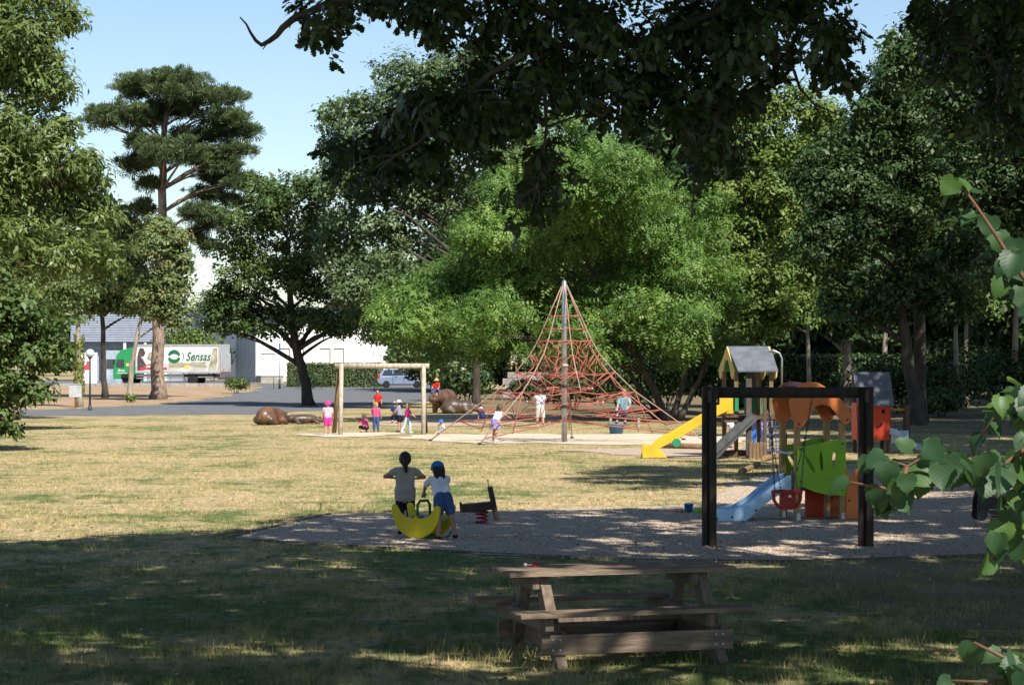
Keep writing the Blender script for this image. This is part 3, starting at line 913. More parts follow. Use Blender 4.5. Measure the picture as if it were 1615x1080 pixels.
tree('lime_tree', 'yellow-green lime tree to the right of the bright locust', 100,
     [(1190, 652, .24), (1185, 540, .2), (1180, 350, .1)],
     [(1190, 170, 60, 45), (1160, 220, 60, 50), (1230, 230, 65, 50), (1190, 300, 80, 60), (1150, 370, 60, 60), (1240, 360, 60, 60), (1180, 440, 75, 50), (1230, 480, 65, 45), (1140, 490, 55, 45), (1270, 270, 40, 50), (1190, 520, 60, 30), (1255, 160, 45, 40), (1300, 190, 45, 40)],
     L_LIME, cr=.9, ncl=190, nl=280, size=.2, seed=21)
tree('beech_tree', 'dark broad-crowned tree behind the red playhouse, trunk leaning', 86,
     [(1448, 671, .28), (1436, 600, .24), (1424, 520, .2), (1415, 400, .12)],
     [(1400, 200, 90, 70), (1320, 260, 80, 70), (1480, 250, 90, 80), (1400, 330, 110, 70), (1310, 380, 70, 70), (1490, 390, 90, 70), (1420, 450, 80, 45), (1340, 470, 70, 45), (1500, 480, 60, 40), (1420, 130, 70, 50), (1390, 500, 45, 18)],
     L_DARK, cr=.9, ncl=230, nl=300, size=.19, seed=22, bark=BARKDARK)
tree('sycamore_tree', 'tall dark tree filling the right edge above the wood', 66,
     [(1680, 702, .3), (1660, 560, .26), (1630, 400, .2), (1600, 200, .1)],
     [(1470, 60, 70, 50), (1430, 100, 40, 60), (1540, 90, 90, 70), (1620, 130, 100, 80), (1540, 200, 90, 70), (1640, 260, 100, 90), (1560, 310, 80, 70), (1650, 400, 90, 80), (1580, 430, 70, 50), (1500, 150, 60, 50), (1720, 200, 100, 140), (1740, 400, 90, 110)],
     L_DARK, cr=.8, ncl=220, nl=330, size=.17, seed=23, bark=BARKDARK)  # dark leaf colour stands in for the shade over this crown
tree('sunlit_edge_tree', 'yellow-green tree added as the sunlit crown edge against the sky gap at upper right', 90,  # added tree: lime leaf colour stands in for sun on the crown edge
     [(1452, 666, .25), (1450, 500, .22), (1440, 250, .14), (1425, 90, .06)],
     [(1405, 75, 28, 35), (1430, 120, 40, 40), (1460, 60, 45, 60), (1410, 160, 35, 40), (1470, 170, 60, 60), (1440, 240, 70, 60)],
     L_LIME, cr=.75, ncl=90, nl=260, size=.2, seed=28, bark=BARKDARK)
tree('maple_tree', 'dark maple filling the gap between lime and leaning trunk', 112,
     [(1338, 646, .22), (1336, 560, .2), (1320, 420, .1)],
     [(1300, 330, 90, 80), (1330, 430, 100, 70), (1250, 420, 70, 70), (1370, 480, 80, 50), (1290, 500, 80, 40), (1310, 230, 70, 60)],
     L_DARK, cr=1.1, ncl=150, nl=240, size=.23, seed=24, bark=BARKPALE)
# slim stems in the wood on the right
thin = tree('young_ash_tree', 'slim pale-trunked young tree above the hedge behind the playground', 108,
     [(1276, 649, .11), (1275, 570, .1), (1272, 480, .06)],
     [(1270, 430, 50, 50), (1290, 480, 45, 35), (1250, 490, 40, 30)], L_LIME, cr=.9, ncl=30, nl=220, size=.22, seed=26, bark=BARKPALE, limbs=10)
WG = 'slim trees in the shaded wood'
for px, Y, rz, sc, lb in [(1508, 104, 1.2, 1.1, 'slim pale-trunked tree in the wood right of the leaning trunk'), (1523, 118, 2.2, 1.15, 'very thin bright trunk near the right side of the wood'),
                          (1600, 100, 3.1, 1.3, 'slim tree at the far right edge of the wood'), (1395, 126, 4.0, 1.35, 'slim trunk right behind the red playhouse roof'),
                          (1120, 122, .5, 1.2, 'slim trunk just left of the slate-roofed play tower'), (985, 128, 1.9, 1.2, 'slim trunk in the gloom behind the right half of the net'), (875, 135, 2.6, 1.2, 'slim trunk in the gloom directly behind the mast')]:
    copy_tree(thin, (X_at(px, Y), Y, 0), rz, sc, lb, group=WG)
thin['group'] = WG

# belt of trees closing the view
belt = tree('belt_tree', 'dark woodland tree far behind the locust', 168,
     [(820, 619, .35), (822, 520, .3), (820, 380, .15)],
     [(820, 300, 110, 90), (760, 400, 110, 90), (880, 400, 110, 90), (820, 480, 140, 70), (740, 530, 80, 60), (900, 530, 80, 60), (820, 570, 130, 40)],
     L_DARK, cr=2.0, ncl=120, nl=110, size=.5, seed=30, bark=BARKDARK, limbs=16)
BG = 'dark trees closing the view'
belt['group'] = BG
spots = [(735, 178, .8, 'left of the locust'), (960, 160, 1.0, 'straight behind the net mast'), (1090, 158, 1.05, 'behind the locust stems'), (1230, 200, 1.0, 'behind the pale house'), (1370, 165, 1.1, 'behind the red playhouse'),
         (1500, 150, 1.1, 'behind the leaning trunk'), (1640, 140, 1.1, 'beyond the right edge of the wood'), (1780, 120, 1.1, 'outermost on the right'), (90, 330, .8, 'beyond the grey industrial building'), (-60, 300, .9, 'outermost on the left'),
         (330, 340, .62, 'beyond the lorry'), (620, 260, .8, 'beyond the parked car'), (1440, 190, 1.4, 'tallest of the right-hand wood'), (1560, 180, 1.5, 'tall at the right of the wood'), (-260, 200, .9, 'far off to the left')]
for i, (px, Y, sc, wh) in enumerate(spots):
    copy_tree(belt, (X_at(px, Y), Y, 0), i * 1.37, sc, 'dark woodland tree ' + wh, group=BG)

# ------------------------------------------------------------------ hedges and shrubs
def bush(name, label, c, r, mat, seed, n=900, size=.12, cat='shrub', box=False, group=None):
    rng = np.random.default_rng(seed)
    d = rnd_unit(rng, n)
    if box:
        u = rng.uniform(-1, 1, (n, 3))
        ax = rng.integers(0, 3, n)
        sg = np.sign(rng.normal(size=n))
        u[np.arange(n), ax] = sg * (1 - .12 * rng.random(n) ** 2)
        nr = np.zeros((n, 3)); nr[np.arange(n), ax] = sg
        p = u * np.array(r); p[:, 2] += r[2]
        p += .05 * rng.normal(size=(n, 3))
    else:
        nb = 9
        bc = rnd_unit(rng, nb) * np.array(r) * .5; bc[:, 2] = np.abs(bc[:, 2]) + r[2] * .7
        k = rng.integers(0, nb, n)
        p = bc[k] + d * np.array(r) * .55 * (rng.random((n, 1)) ** .4)
        nr = d
    p[:, 2] = np.maximum(p[:, 2], .05)
    root = empty(name, c, label=label, cat=cat, group=group)
    N = nr + rnd_unit(rng, n) * .6 + np.array([0, 0, .35])
    link_mesh('foliage', leaf_mesh('foliage', p, N, size * rng.uniform(.6, 1.3, n), rng, 'kite', mat), root)
    m = MB()
    for i in range(5):
        a = i * 1.3
        m.tube([(.1 * math.cos(a), .1 * math.sin(a), -.05), (r[0] * .3 * math.cos(a), r[1] * .3 * math.sin(a), r[2] * .8), (r[0] * .5 * math.cos(a), r[1] * .5 * math.sin(a), r[2] * 1.3)], [.03, .02, .008], 5)
    m.build('stems', BARKDARK, root)
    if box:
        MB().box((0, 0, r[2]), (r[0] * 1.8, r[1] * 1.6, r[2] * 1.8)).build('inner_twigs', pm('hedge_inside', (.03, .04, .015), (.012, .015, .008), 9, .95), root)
    return root
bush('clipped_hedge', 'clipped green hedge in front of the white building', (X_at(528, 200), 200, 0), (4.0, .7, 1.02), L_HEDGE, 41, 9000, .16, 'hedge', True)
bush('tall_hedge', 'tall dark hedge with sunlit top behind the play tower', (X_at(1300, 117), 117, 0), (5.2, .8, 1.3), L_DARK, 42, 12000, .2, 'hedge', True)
bush('cloud_shrub', 'dark clipped two-tier shrub beside the leaning tree trunk', (X_at(492, 188), 188, 0), (1.4, 1.2, .85), L_DARK, 43, 2600, .14)
bush('roadside_shrub', 'round green shrub at the corner of the white building', (X_at(372, 165), 165, 0), (1.0, 1.0, .75), L_HORN, 44, 1500, .16)
bush('trunk_base_shrub', 'small leafy sprout at the foot of the pale slanting trunk', (X_at(204, 130), 130, 0), (.45, .45, .3), L_LIME, 45, 500, .12)
bush('bamboo_thicket', 'light green bushy thicket above the lorry roof', (X_at(295, 240), 240, 0), (5.0, 2.0, 3.6), L_LIME, 46, 8000, .3)
bush('verge_shrub', 'yellowish shrub on the bank behind the lorry', (X_at(335, 245), 245, 0), (3.2, 2.0, 2.6), L_HEDGE, 47, 3500, .3)
for i, (px, Y, rx, rz, lb) in enumerate([(700, 135, 1.5, 1.8, 'dark undergrowth right of the parked car'), (738, 128, 1.6, 1.6, 'dark undergrowth behind the hippos'), (905, 112, 1.8, 1.5, 'dark undergrowth behind the net mast'), (980, 104, 2.4, 1.7, 'dark undergrowth behind the right of the net'),
                                         (1120, 104, 2.6, 1.9, 'dark undergrowth behind the yellow slide'), (1420, 104, 3.0, 1.7, 'dark undergrowth behind the red playhouse'), (1485, 98, 1.3, .8, 'low bush right of the leaning trunk'), (1580, 100, 3.0, 1.9, 'dark undergrowth at the right edge'),
                                         (832, 138, 1.3, .75, 'low bush in front of the stone terrace'), (1050, 112, 2.4, 2.2, 'tall undergrowth behind the locust stems'), (1500, 112, 2.6, 2.1, 'tall undergrowth deep in the right-hand wood')]):
    bush('undergrowth_bush', lb, (X_at(px, Y), Y, 0), (rx, 1.6, rz), L_DARK, 50 + i, 2600, .24, group='undergrowth bushes')

# ------------------------------------------------------------------ street furniture at the path
LAMPG = pm('lamp_globe', (0.62, 0.62, 0.6), (0.55, 0.55, 0.53), 3, .25)
def globe_lamp():
    a = G(142, 647)
    root = empty('globe_lamp', a, label='path lamp with white globe on a dark post', cat='lamp')
    MB().tube([(0, 0, -.02), (0, 0, 2.45)], [.05, .04], 10).build('post', STEEL, root, True)
    MB().lathe([(.11, 0), (.11, .04), (.06, .3), (.05, .3)], n=14).build('base', STEEL, root, True)
    MB().lathe([(.05, 2.42), (.1, 2.45), (.1, 2.5), (.06, 2.52)], n=14).build('collar', STEEL, root, True)
    MB().ball((0, 0, 2.68), .21, 18, 12).build('globe', LAMPG, root, True)
globe_lamp()
def notice_box():
    a = P(119, 641, 115.5); a.z = 0
    root = empty('notice_box', a, R(-6), label='white notice panel on a short post by the ivy-clad trunk', cat='sign')
    MB().box((0, 0, .85), (.62, .1, .62)).build('panel', pm('grey_white_panel', (.5, .5, .5), (.36, .36, .37), 4, .6), root, bevel=.01)
    MB().box((0, .0, 1.175), (.66, .14, .03)).build('cap', GREYP, root)
    MB().box((0, .02, .27), (.09, .07, .54)).build('post', pm('rust_post', (.2, .09, .05), None, 6, .8), root)
notice_box()
def sign_post():
    a = P(441, 613, 188); a.z = .008
    root = empty('sign_post', a, label='thin grey post with small blue sign at the path bend', cat='sign')
    MB().tube([(0, 0, 0), (0, 0, 3.6)], .035, 8).build('post', GALV, root, True)
    MB().box((0, -.05, 3.3), (.16, .02, .7)).build('plate', pm('blue_plate', (.12, .2, .42), None, 4, .5), root)
    MB().tube([(0, 0, 0), (0, 0, .75)], .09, 10).build('sleeve', STEEL, root, True)
sign_post()
def barrier():
    a = P(582, 612, 190); a.z = .008
    root = empty('tube_barrier', a, R(4), label='low dark tube barrier at the car park edge, left of the car', cat='barrier')
    MB().tube([(-.42, 0, 0), (-.42, 0, .9), (-.36, 0, .97), (.36, 0, .97), (.42, 0, .9), (.42, 0, 0)], .035, 7).build('hoop', STEEL, root, True)
    MB().tube([(-.42, 0, .4), (.42, 0, .4)], .025, 6).build('rail', STEEL, root, True)
barrier()
def rail_fence():
    a = P(356, 606, 186); a.z = 0
    root = empty('hand_rail', a, label='thin dark handrail along the foot of the white building', cat='rail')
    for i in range(5):
        MB().tube([(i * 1.9, 0, 0), (i * 1.9, 0, 1.0)], .03, 6).build('post', STEEL, root)
    MB().tube([(0, 0, 1.0), (7.6, 0, 1.0)], .03, 6).build('bar', STEEL, root)
rail_fence()
def kiosk():
    a = P(138, 603, 226); a.z = .008
    root = empty('advert_kiosk', a, R(5), label='white and blue advertising kiosk across the road behind the lamp', cat='kiosk')
    MB().box((0, 0, 1.5), (1.9, 1.0, 3.0)).build('cabinet', WHITEP, root, bevel=.03)
    MB().prism([(-.45, 1.3), (.2, 1.35), (.35, 2.1), (0, 2.2), (-.1, 1.8), (-.5, 1.75)], (0, -.51, 0), (1, 0, 0), (0, 0, 1), .02).build('red_print', PRINT_RED, root)
    b = MB().box((2.4, .2, 1.6), (1.7, .9, 3.2)).build('blue_panel', pm('pale_blue', (.22, .3, .38), (.4, .45, .5), 1.3, .4), root, bevel=.03)
    MB().box((2.4, -.27, 1.9), (1.1, .03, .9)).build('poster', GLASS, b)
kiosk()

# ------------------------------------------------------------------ raised terrace with bench behind the net
def terrace():
    a = P(838, 628, 146); a.z = 0
    root = empty('stone_terrace', a, label='raised grey stone terrace half hidden behind the left side of the net', cat='wall')
    for r in range(4):
        for i in range(6):
            MB().box((-1.5 + i * .6 + .3 * (r % 2), 0, .2 + r * .4), (.58, .9, .385)).build('stone', CONC, root, bevel=.03)
    t = empty('slat_bench', a + Vector((.25, .1, 1.6)), label='grey slatted bench on the stone terrace', cat='bench')
    for i in range(3):
        MB().box((0, -.2 + i * .17, .42), (1.6, .14, .04)).build('seat_slat', GREYP, t)
    for i in range(3):
        MB().box((0, .28 + .03 * i, .58 + i * .17), (1.6, .035, .13)).build('back_slat', GREYP, t)
    for x in (-.6, .6):
        MB().box((x, 0, .2), (.06, .5, .4)).build('leg', STEEL, t)
        MB().box((x, .33, .65), (.05, .05, .7)).build('upright', STEEL, t)
terrace()

# ------------------------------------------------------------------ far wooden swing frame
WOODP = pm('sunlit_pale_wood', (0.50, 0.43, 0.34), (0.30, 0.25, 0.19), 5, .85, .4, 20, stretch=(4, 4, .5))  # pale tone imitates sun on the front posts; back posts stay brown
WOODM = pm('brown_wood', (0.24, 0.155, 0.085), (0.14, 0.09, 0.05), 5, .8, .4, 20, stretch=(4, 4, .5))
def log_swing():
    a = P(604, 684, 76); a.z = 0
    root = empty('log_swing_frame', a, R(3), label='pale round-log swing frame without seats at the far edge of the lawn', cat='swing')
    h = 2.2
    for x in (-1.36, 1.3):
        sx = -1 if x < 0 else 1
        MB().tube([(x, -.75, -.05), (x + .02, -.06, h + .06)], [.075, .07], 10).build('post', WOODP, root, True)
        MB().tube([(x - .24 if x < 0 else x + .1, .75, -.05), (x - .05, .06, h + .06)], [.075, .07], 10).build('post', WOODM, root, True)
    MB().tube([(-1.55, 0, h), (1.5, 0, h)], .085, 12).build('top_beam', WOODP, root, True)
    for x in (-.6, .6):
        MB().tube([(x, 0, h - .18), (x, 0, h - .08)], .02, 6).build('hanger', STEEL, root)
log_swing()

# ------------------------------------------------------------------ animal sculptures
BRONZE = pm('brown_cast_resin', (0.17, 0.085, 0.045), (0.07, 0.04, 0.028), 2.2, .38, .25, 18, spec=.5)
BRONZE2 = pm('dark_cast_resin', (0.10, 0.062, 0.042), (0.045, 0.032, 0.025), 2.5, .42, .3, 18, spec=.5)
def hippo(name, label, loc, rz, L, standing, mat, vox=.035):
    """local x forward (head), length L"""
    root = empty(name, loc, rz, label=label, cat='sculpture', group='animal sculptures')
    k = L / 2.0
    z = .62 if standing else .36
    m = MB()
    m.ball((-.3 * k, 0, z * k), (.62 * k, .42 * k, .42 * k)).ball((.25 * k, 0, (z - .02) * k), (.5 * k, .38 * k, .38 * k)).ball((-.6 * k, 0, (z - .03) * k), (.35 * k, .36 * k, .38 * k))
    hz = z + .08 if standing else z - .06
    m.limb((.5 * k, 0, z * k), (.85 * k, 0, hz * k), .3 * k, .22 * k).ball((1.08 * k, 0, (hz - .1) * k), (.24 * k, .23 * k, .17 * k)).ball((.85 * k, 0, (hz + .02) * k), (.22 * k, .2 * k, .2 * k))
    for s in (-1, 1):
        m.ball((.7 * k, s * .17 * k, (hz + .22) * k), (.04 * k, .045 * k, .06 * k)).ball((.9 * k, s * .12 * k, (hz + .17) * k), .05 * k).ball((1.22 * k, s * .1 * k, (hz + .03) * k), .05 * k)
        if standing:
            m.limb((.38 * k, s * .22 * k, .5 * k), (.4 * k, s * .23 * k, .09 * k), .16 * k, .12 * k).limb((-.55 * k, s * .22 * k, .5 * k), (-.57 * k, s * .23 * k, .09 * k), .18 * k, .12 * k)
        else:
            m.limb((.3 * k, s * .33 * k, .2 * k), (.6 * k, s * .36 * k, .08 * k), .15 * k, .09 * k).limb((-.6 * k, s * .33 * k, .22 * k), (-.3 * k, s * .42 * k, .09 * k), .19 * k, .1 * k)
    m.limb((-.9 * k, 0, (z + .05) * k), (-1.0 * k, 0, (z - .15) * k), .05 * k, .03 * k)
    b = m.remesh('body', mat, root, vox * k, 6)
    for s in (-1, 1):
        MB().ball((.93 * k, s * .15 * k, (hz + .18) * k), .03 * k, 8, 6).build('eye', BLACKP, root, True)
        MB().ball((1.27 * k, s * .1 * k, (hz + .05) * k), (.02 * k, .03 * k, .03 * k), 8, 6).build('nostril', BLACKP, root, True)
    return root
g = G(427, 670)
hippo('hippo_sculpture', 'shiny brown hippo sculpture lying at the left, rear to the lawn', (g.x, g.y + .4, 0), R(62), 1.75, False, BRONZE)
g = P(690, 653, 104); g.z = 0
hippo('hippo_sculpture', 'standing hippo sculpture carrying the child in red', (g.x + .25, g.y + .9, 0), R(-112), 2.1, True, BRONZE)
hippo('hippo_sculpture', 'dark hippo sculpture lying beside the standing one', (g.x + .95, g.y + .1, 0), R(8), 1.7, False, BRONZE2)
def crocodile():
    g = G(480, 669)
    root = empty('crocodile_sculpture', (g.x, g.y, 0), R(14), label='long low crocodile sculpture right of the brown hippo', cat='sculpture', group='animal sculptures')
    m = MB()
    m.limb((-.5, 0, .2), (.3, 0, .2), .17, .17).ball((-.1, 0, .2), (.55, .24, .18)).limb((.3, 0, .19), (.6, .02, .16), .14, .1).limb((.6, .02, .15), (.98, .06, .1), .09, .05)
    m.limb((-.5, 0, .18), (-.9, .12, .12), .14, .07).limb((-.9, .12, .12), (-1.15, .3, .07), .07, .03)
    for s in (-1, 1):
        for x in (-.4, .3):
            m.limb((x, s * .18, .18), (x + .1, s * .34, .1), .08, .06).limb((x + .1, s * .34, .1), (x + .22, s * .36, .04), .055, .04)
    m.remesh('body', BRONZE2, root, .025, 3)
    for i in range(11):
        for s in (-.07, .07):
            MB().prism([(-.04, 0), (.04, 0), (0, .06)], (-.75 + i * .11, s + (.08 if i < 2 else 0), .33 if 2 < i < 10 else .28), (1, 0, 0), (0, 0, 1), .03).build('scute', BRONZE2, root)
    for s in (-1, 1):
        MB().ball((.6, .02 + s * .07, .26), .035, 8, 6).build('eye', BRONZE, root, True)
crocodile()

# ------------------------------------------------------------------ pyramid climbing net
ROPE = pm('red_rope', (0.42, 0.13, 0.095), (0.31, 0.09, 0.07), 12, .8)
ROPEG = pm('faded_rope', (0.40, 0.27, 0.21), (0.3, 0.18, 0.14), 9, .8)
KNOT = pm('rope_clamp', (0.6, 0.58, 0.55), None, 5, .5)
NETX, NETY = X_at(890, 68.7), 68.7
def climbing_net():
    root = empty('climbing_net', (NETX, NETY, 0), label='red rope pyramid climbing net round a tall steel mast', cat='climbing net')
    H = 4.72
    MB().tube([(0, 0, -.05), (0, 0, H - .05), (0, 0, H)], [.085, .075, .05], 14).build('mast', GALV, root, True)
    for z in (2.25, 1.62, 1.02):
        MB().lathe([(.09, z - .03), (.12, z - .02), (.12, z + .02), (.09, z + .03)], n=14).build('collar', STEEL if z < 2 else KNOT, root)
    prof = [(0, 1), (.115, .78), (.155, .70), (.195, .625), (.25, .54), (.36, .43), (.5, .31), (.68, .2), (.84, .1), (1.0, .0)]
    anch = [(-3.95, .9), (-2.45, -2.1), (.9, -2.6), (4.1, -.9), (3.6, 1.5), (.3, 2.9)]
    def at(i, t):
        """point on main rope i at horizontal share t"""
        ax, ay = anch[i % 6]
        for (a, ha), (b, hb) in zip(prof[:-1], prof[1:]):
            if a <= t <= b:
                hh = ha + (hb - ha) * (t - a) / (b - a)
        return Vector((ax * t, ay * t, hh * H + .02))
    shown = [0, 1, 3, 4, 5]
    for i in range(6):
        tmax = 1.0 if i in shown else .5
        pts = [at(i, t) for t, h in prof if t <= tmax + .001]
        MB().tube(pts, .018, 6).build('main_rope', ROPEG, root, True)
        if i in shown:
            p = at(i, 1.0)
            MB().tube([(p.x, p.y, -.1), (p.x, p.y, .06)], .06, 8).build('anchor', STEEL, root)
    lv = [.115, .155, .195, .25, .36, .5, .68]
    def rope(a, b, r=.014, sag=.0):
        m = (a + b) / 2 - Vector((0, 0, sag))
        MB().tube([a, m, b] if sag else [a, b], r, 5).build('net_rope', ROPE, root, True)
    mids = {}
    for t in lv:
        for i in range(6):
            a, b = at(i, t), at(i + 1, t)
            if t < .6 or i in (0, 3, 4, 5):
                if t in (.25,):
                    pass
                else:
                    rope(a, b, .017 if t < .2 else .014, .03 if t < .2 else .1)
            mids[(i, t)] = (a + b) / 2 - Vector((0, 0, .03 if t < .2 else .1))
    # diamond mesh between levels, drawn in towards the mast
    for t0, t1 in zip(lv[2:-1], lv[3:]):
        for i in range(6):
            if t1 > .6 and i not in (0, 3, 4, 5):
                continue
            m0, m1 = mids[(i, t0)], mids[(i, t1)]
            q = (m0 + m1) / 2 * .92
            q.z = (m0.z + m1.z) / 2 - .02
            rope(at(i, t0), q); rope(at(i + 1, t0), q); rope(q, m1)
            rope(m1, at(i, t1) * .5 + m1 * .5, .012)
    for i in range(6):                                   # inner net to the mast collars
        for z, t, t2 in ((2.25, .25, .195), (1.62, .36, .25), (1.02, .5, .5), (1.02, .68, .5)):
            c = Vector((0, 0, z)) + Vector(at(i, .1).xy.to_3d()).normalized() * .1
            if t > .6 and i in (1, 2):
                continue
            w_ = at(i, t) * .55
            w_.z = at(i, t).z * .72 + .1
            rope(at(i, t), w_); rope(w_, c); rope(w_, mids[(i, t2)], .012)
            w2 = at(i + 1, t) * .55
            w2.z = at(i + 1, t).z * .72 + .1
            rope(w_, w2, .014, .08)
            if z < 1.7:
                MB().ball(w_, .03, 8, 6).build('clamp', KNOT, root, True)
    low = [at(i, .8) * .98 for i in range(6)]
    for i in (5, 0):
        rope(low[i], low[(i + 1) % 6], .018, .18)
    rope(low[3], low[4], .018, .1)
    rope(low[4], low[5], .018, .2)
    for i in (0, 1, 3, 4, 5):
        rope(low[i], Vector((low[i].x * .3, low[i].y * .3, .75)), .016)
        rope(at(i, .5), Vector((at(i, .62).x, at(i, .62).y, .28)), .014)
    rope(at(1, .95), Vector((0, -.1, .62)), .02); rope(Vector((0, -.1, .62)), at(3, .93), .02)
climbing_net()

# ------------------------------------------------------------------ play tower with slate-grey roof and yellow slide
ROOFG = pm('slate_grey_panel', (0.13, 0.14, 0.165), (0.09, 0.098, 0.12), 5, .7, .2, 30)
YEL = pm('yellow_plastic', (0.620, 0.400, 0.030), (0.516, 0.336, 0.033), 2.6, .42, .12, 30, detail=12, lo=.3, hi=.55)
YELPALE = pm('pale_yellow_board', (0.62, 0.46, 0.16), (0.52, 0.37, 0.12), 3, .55)
GRN = pm('green_board', (0.03, 0.24, 0.10), (0.025, 0.2, 0.08), 3, .5)
WOODD = pm('dark_brown_wood', (0.13, 0.085, 0.055), (0.075, 0.05, 0.034), 5, .8, .4, 20, stretch=(4, 4, .5))
GREYRAMP = pm('grey_ramp', (0.085, 0.088, 0.092), (0.055, 0.058, 0.06), 4, .7)
BLUEROPE = pm('blue_rope', (0.05, 0.10, 0.25), None, 8, .8)
def play_tower():
    o = P(1188, 720, 58.5); o.z = 0
    root = empty('play_tower', o, 0, label='wooden play tower with slate-grey gable roof and long yellow slide', cat='play tower')
    s = F / 58.5
    def L(px, py, dy=0):
        p = P(px, py, 58.5 + dy)
        return p - Vector((o.x, o.y, 0)) + Vector((0, 0, 0))
    posts = [(1142, -.0), (1161, -.55), (1216, -.55), (1197, .0)]
    for px, dy in posts:
        p = L(px, 720, dy)
        MB().box((p.x, dy, 1.06), (.1, .1, 2.12)).build('post', WOODM, root, bevel=.01)
    zt = 2.12
    xl0, xl1 = L(1141, 0).x, L(1161, 0, -.55).x
    xr = L(1216, 0, -.55).x - xl1
    # roof: ridge parallel to x
    ridge_y, ev_f, ev_b = -.15, -.78, .42
    x0, x1 = L(1150, 0, -.15).x, L(1215, 0, -.15).x
    zr, ze = 2.75, 2.15
    th = Vector((0, -.0, .0))
    MB().add([(x0 - .04, ridge_y, zr), (x1, ridge_y, zr), (x1 + .12, ev_f, ze), (x0 + .16, ev_f, ze), (x0 - .04, ridge_y, zr - .035), (x1, ridge_y, zr - .035), (x1 + .12, ev_f, ze - .035), (x0 + .16, ev_f, ze - .035)],
             [(3, 2, 1, 0), (4, 5, 6, 7), (0, 1, 5, 4), (1, 2, 6, 5), (2, 3, 7, 6), (3, 0, 4, 7)]).build('roof_panel', ROOFG, root)
    MB().add([(x0 - .04, ridge_y + .01, zr), (x1, ridge_y + .01, zr), (x1 - .1, ev_b, ze), (x0 - .24, ev_b, ze), (x0 - .04, ridge_y + .01, zr - .035), (x1, ridge_y + .01, zr - .035), (x1 - .1, ev_b, ze - .035), (x0 - .24, ev_b, ze - .035)],
             [(0, 1, 2, 3), (7, 6, 5, 4), (4, 5, 1, 0), (5, 6, 2, 1), (6, 7, 3, 2), (7, 4, 0, 3)]).build('roof_panel', GRN, root)
    # gable boards with arch, on the left and right ends
    gab = [(-.56, -.18), (-.62, .02), (-.52, .14), (0, .72), (.52, .14), (.62, .02), (.56, -.18), (.44, -.24), (.32, -.14), (.26, .08), (.14, .3), (0, .36), (-.14, .3), (-.26, .08), (-.32, -.14), (-.44, -.24)]
    ax = Vector((xl1 - xl0, -.55, 0)).normalized()
    for px, dx in ((1151, 0), (1206.5, 0)):
        c = L(px, 0, -.27)
        MB().prism([(x * .62, y * .85) for x, y in gab], (c.x - (.06 if px < 1180 else -.1), -.2, 2.13), ax * 1.0, (0, 0, 1), .04).build('gable_board', YELPALE, root)
    # deck and lower frame
    cx = (xl0 + xl1 + 2 * xr * .5) / 2
    for i in range(6):
        MB().box((-.24 + .02, -.62 + i * .13, 1.02), (1.05, .12, .05)).build('deck_plank', WOODD, root)
    for dy in (-.6, .05):
        MB().box((-.2, dy, .93), (1.15, .06, .12)).build('deck_beam', WOODD, root)
        MB().box((-.2, dy, .1), (1.15, .06, .12)).build('ground_beam', WOODD, root)
    # side panels
    p = L(1150, 640, -.6)
    MB().box((p.x - .08, -.66, 1.32), (.34, .05, .48)).build('yellow_panel', YEL, root, bevel=.02)
    MB().box((L(1158, 0).x, -.64, 1.36), (.1, .05, .44)).build('green_panel', GRN, root, bevel=.01)
    MB().box((L(1221, 0).x, -.5, 1.32), (.2, .05, .5)).build('green_panel', GRN, root, bevel=.01)
    MB().box((L(1190, 0).x, .08, 1.3), (.5, .05, .45)).build('green_panel', GRN, root, bevel=.01)
    # yellow slide to the lower left
    a, e = L(1150, 642, -.7), L(1012, 711, -.9)
    pts = [(a.x, a.z), (a.x - .35, a.z - .16), (a.x - 1.5, .42), (a.x - 1.75, .3), (e.x + .25, .14), (e.x, .12)]
    for dy in (-.22, .22):
        poly = [(x, z - .06) for x, z in pts] + [(x + .02, z + .2) for x, z in pts[::-1]]
        poly[5] = (e.x, .01); poly[4] = (e.x + .62, .02)
        MB().prism(poly, (0, -.8 + dy, 0), (1, 0, 0), (0, 0, 1), .04).build('slide_side', YEL, root, bevel=.012)
    m = MB()
    vs = []
    for x, z in pts:
        vs += [(x, -1.0, z), (x, -.6, z)]
    m.add(vs, [(2 * i, 2 * i + 1, 2 * i + 3, 2 * i + 2) for i in range(len(pts) - 1)])
    m.build('slide_bed', YEL, root)
    d = L(1067, 698, -1.05)
    m = MB(); m.lathe([(.1, -.02), (.11, 0), (.1, .02)], n=18)
    rot = Matrix.Rotation(PI / 2, 3, 'X')
    m.v = [tuple(rot @ Vector(q) + Vector((d.x, -1.05, d.z))) for q in m.v]
    m.build('green_disc', GRN, root)
    # climbing ramp in front
    a, b = L(1186, 660, -.9), L(1122, 719, -2.0)
    MB().beam((a.x, -.75, 1.0), (b.x, -1.55, .05), .5, .05).build('ramp_board', GREYRAMP, root)
    for dy in (-.27, .27):
        MB().beam((a.x, -.75 + dy, 1.05), (b.x, -1.55 + dy, .1), .05, .14).build('ramp_rail', GREYRAMP, root)
    for i in range(5):
        t = (i + .7) / 5.5
        q = Vector((a.x, -.75, 1.03)).lerp(Vector((b.x, -1.55, .08)), t)
        MB().box(q, (.05, .42, .05)).build('ramp_cleat', WOODM, root)
    # standing posts right of the ramp, rope net and plank stack
    for px, h, dy, mt in ((1179, 1.95, -.9, GREYRAMP), (1182.5, 1.95, -.8, WOODD), (1233, 1.75, -.3, WOODD), (1206, 1.6, -.85, WOODD)):
        MB().box((L(px, 0, dy).x, dy, h / 2), (.085, .085, h)).build('side_post', mt, root, bevel=.01)
    c = L(1233, 0, -.3).x
    MB().tube([(c, -.3, 1.7), (c, -.3, 2.45), (c - .06, -.3, 2.58), (c - .2, -.3, 2.64), (c - .3, -.3, 2.62)], .025, 8).build('slide_pole', GALV, root, True)
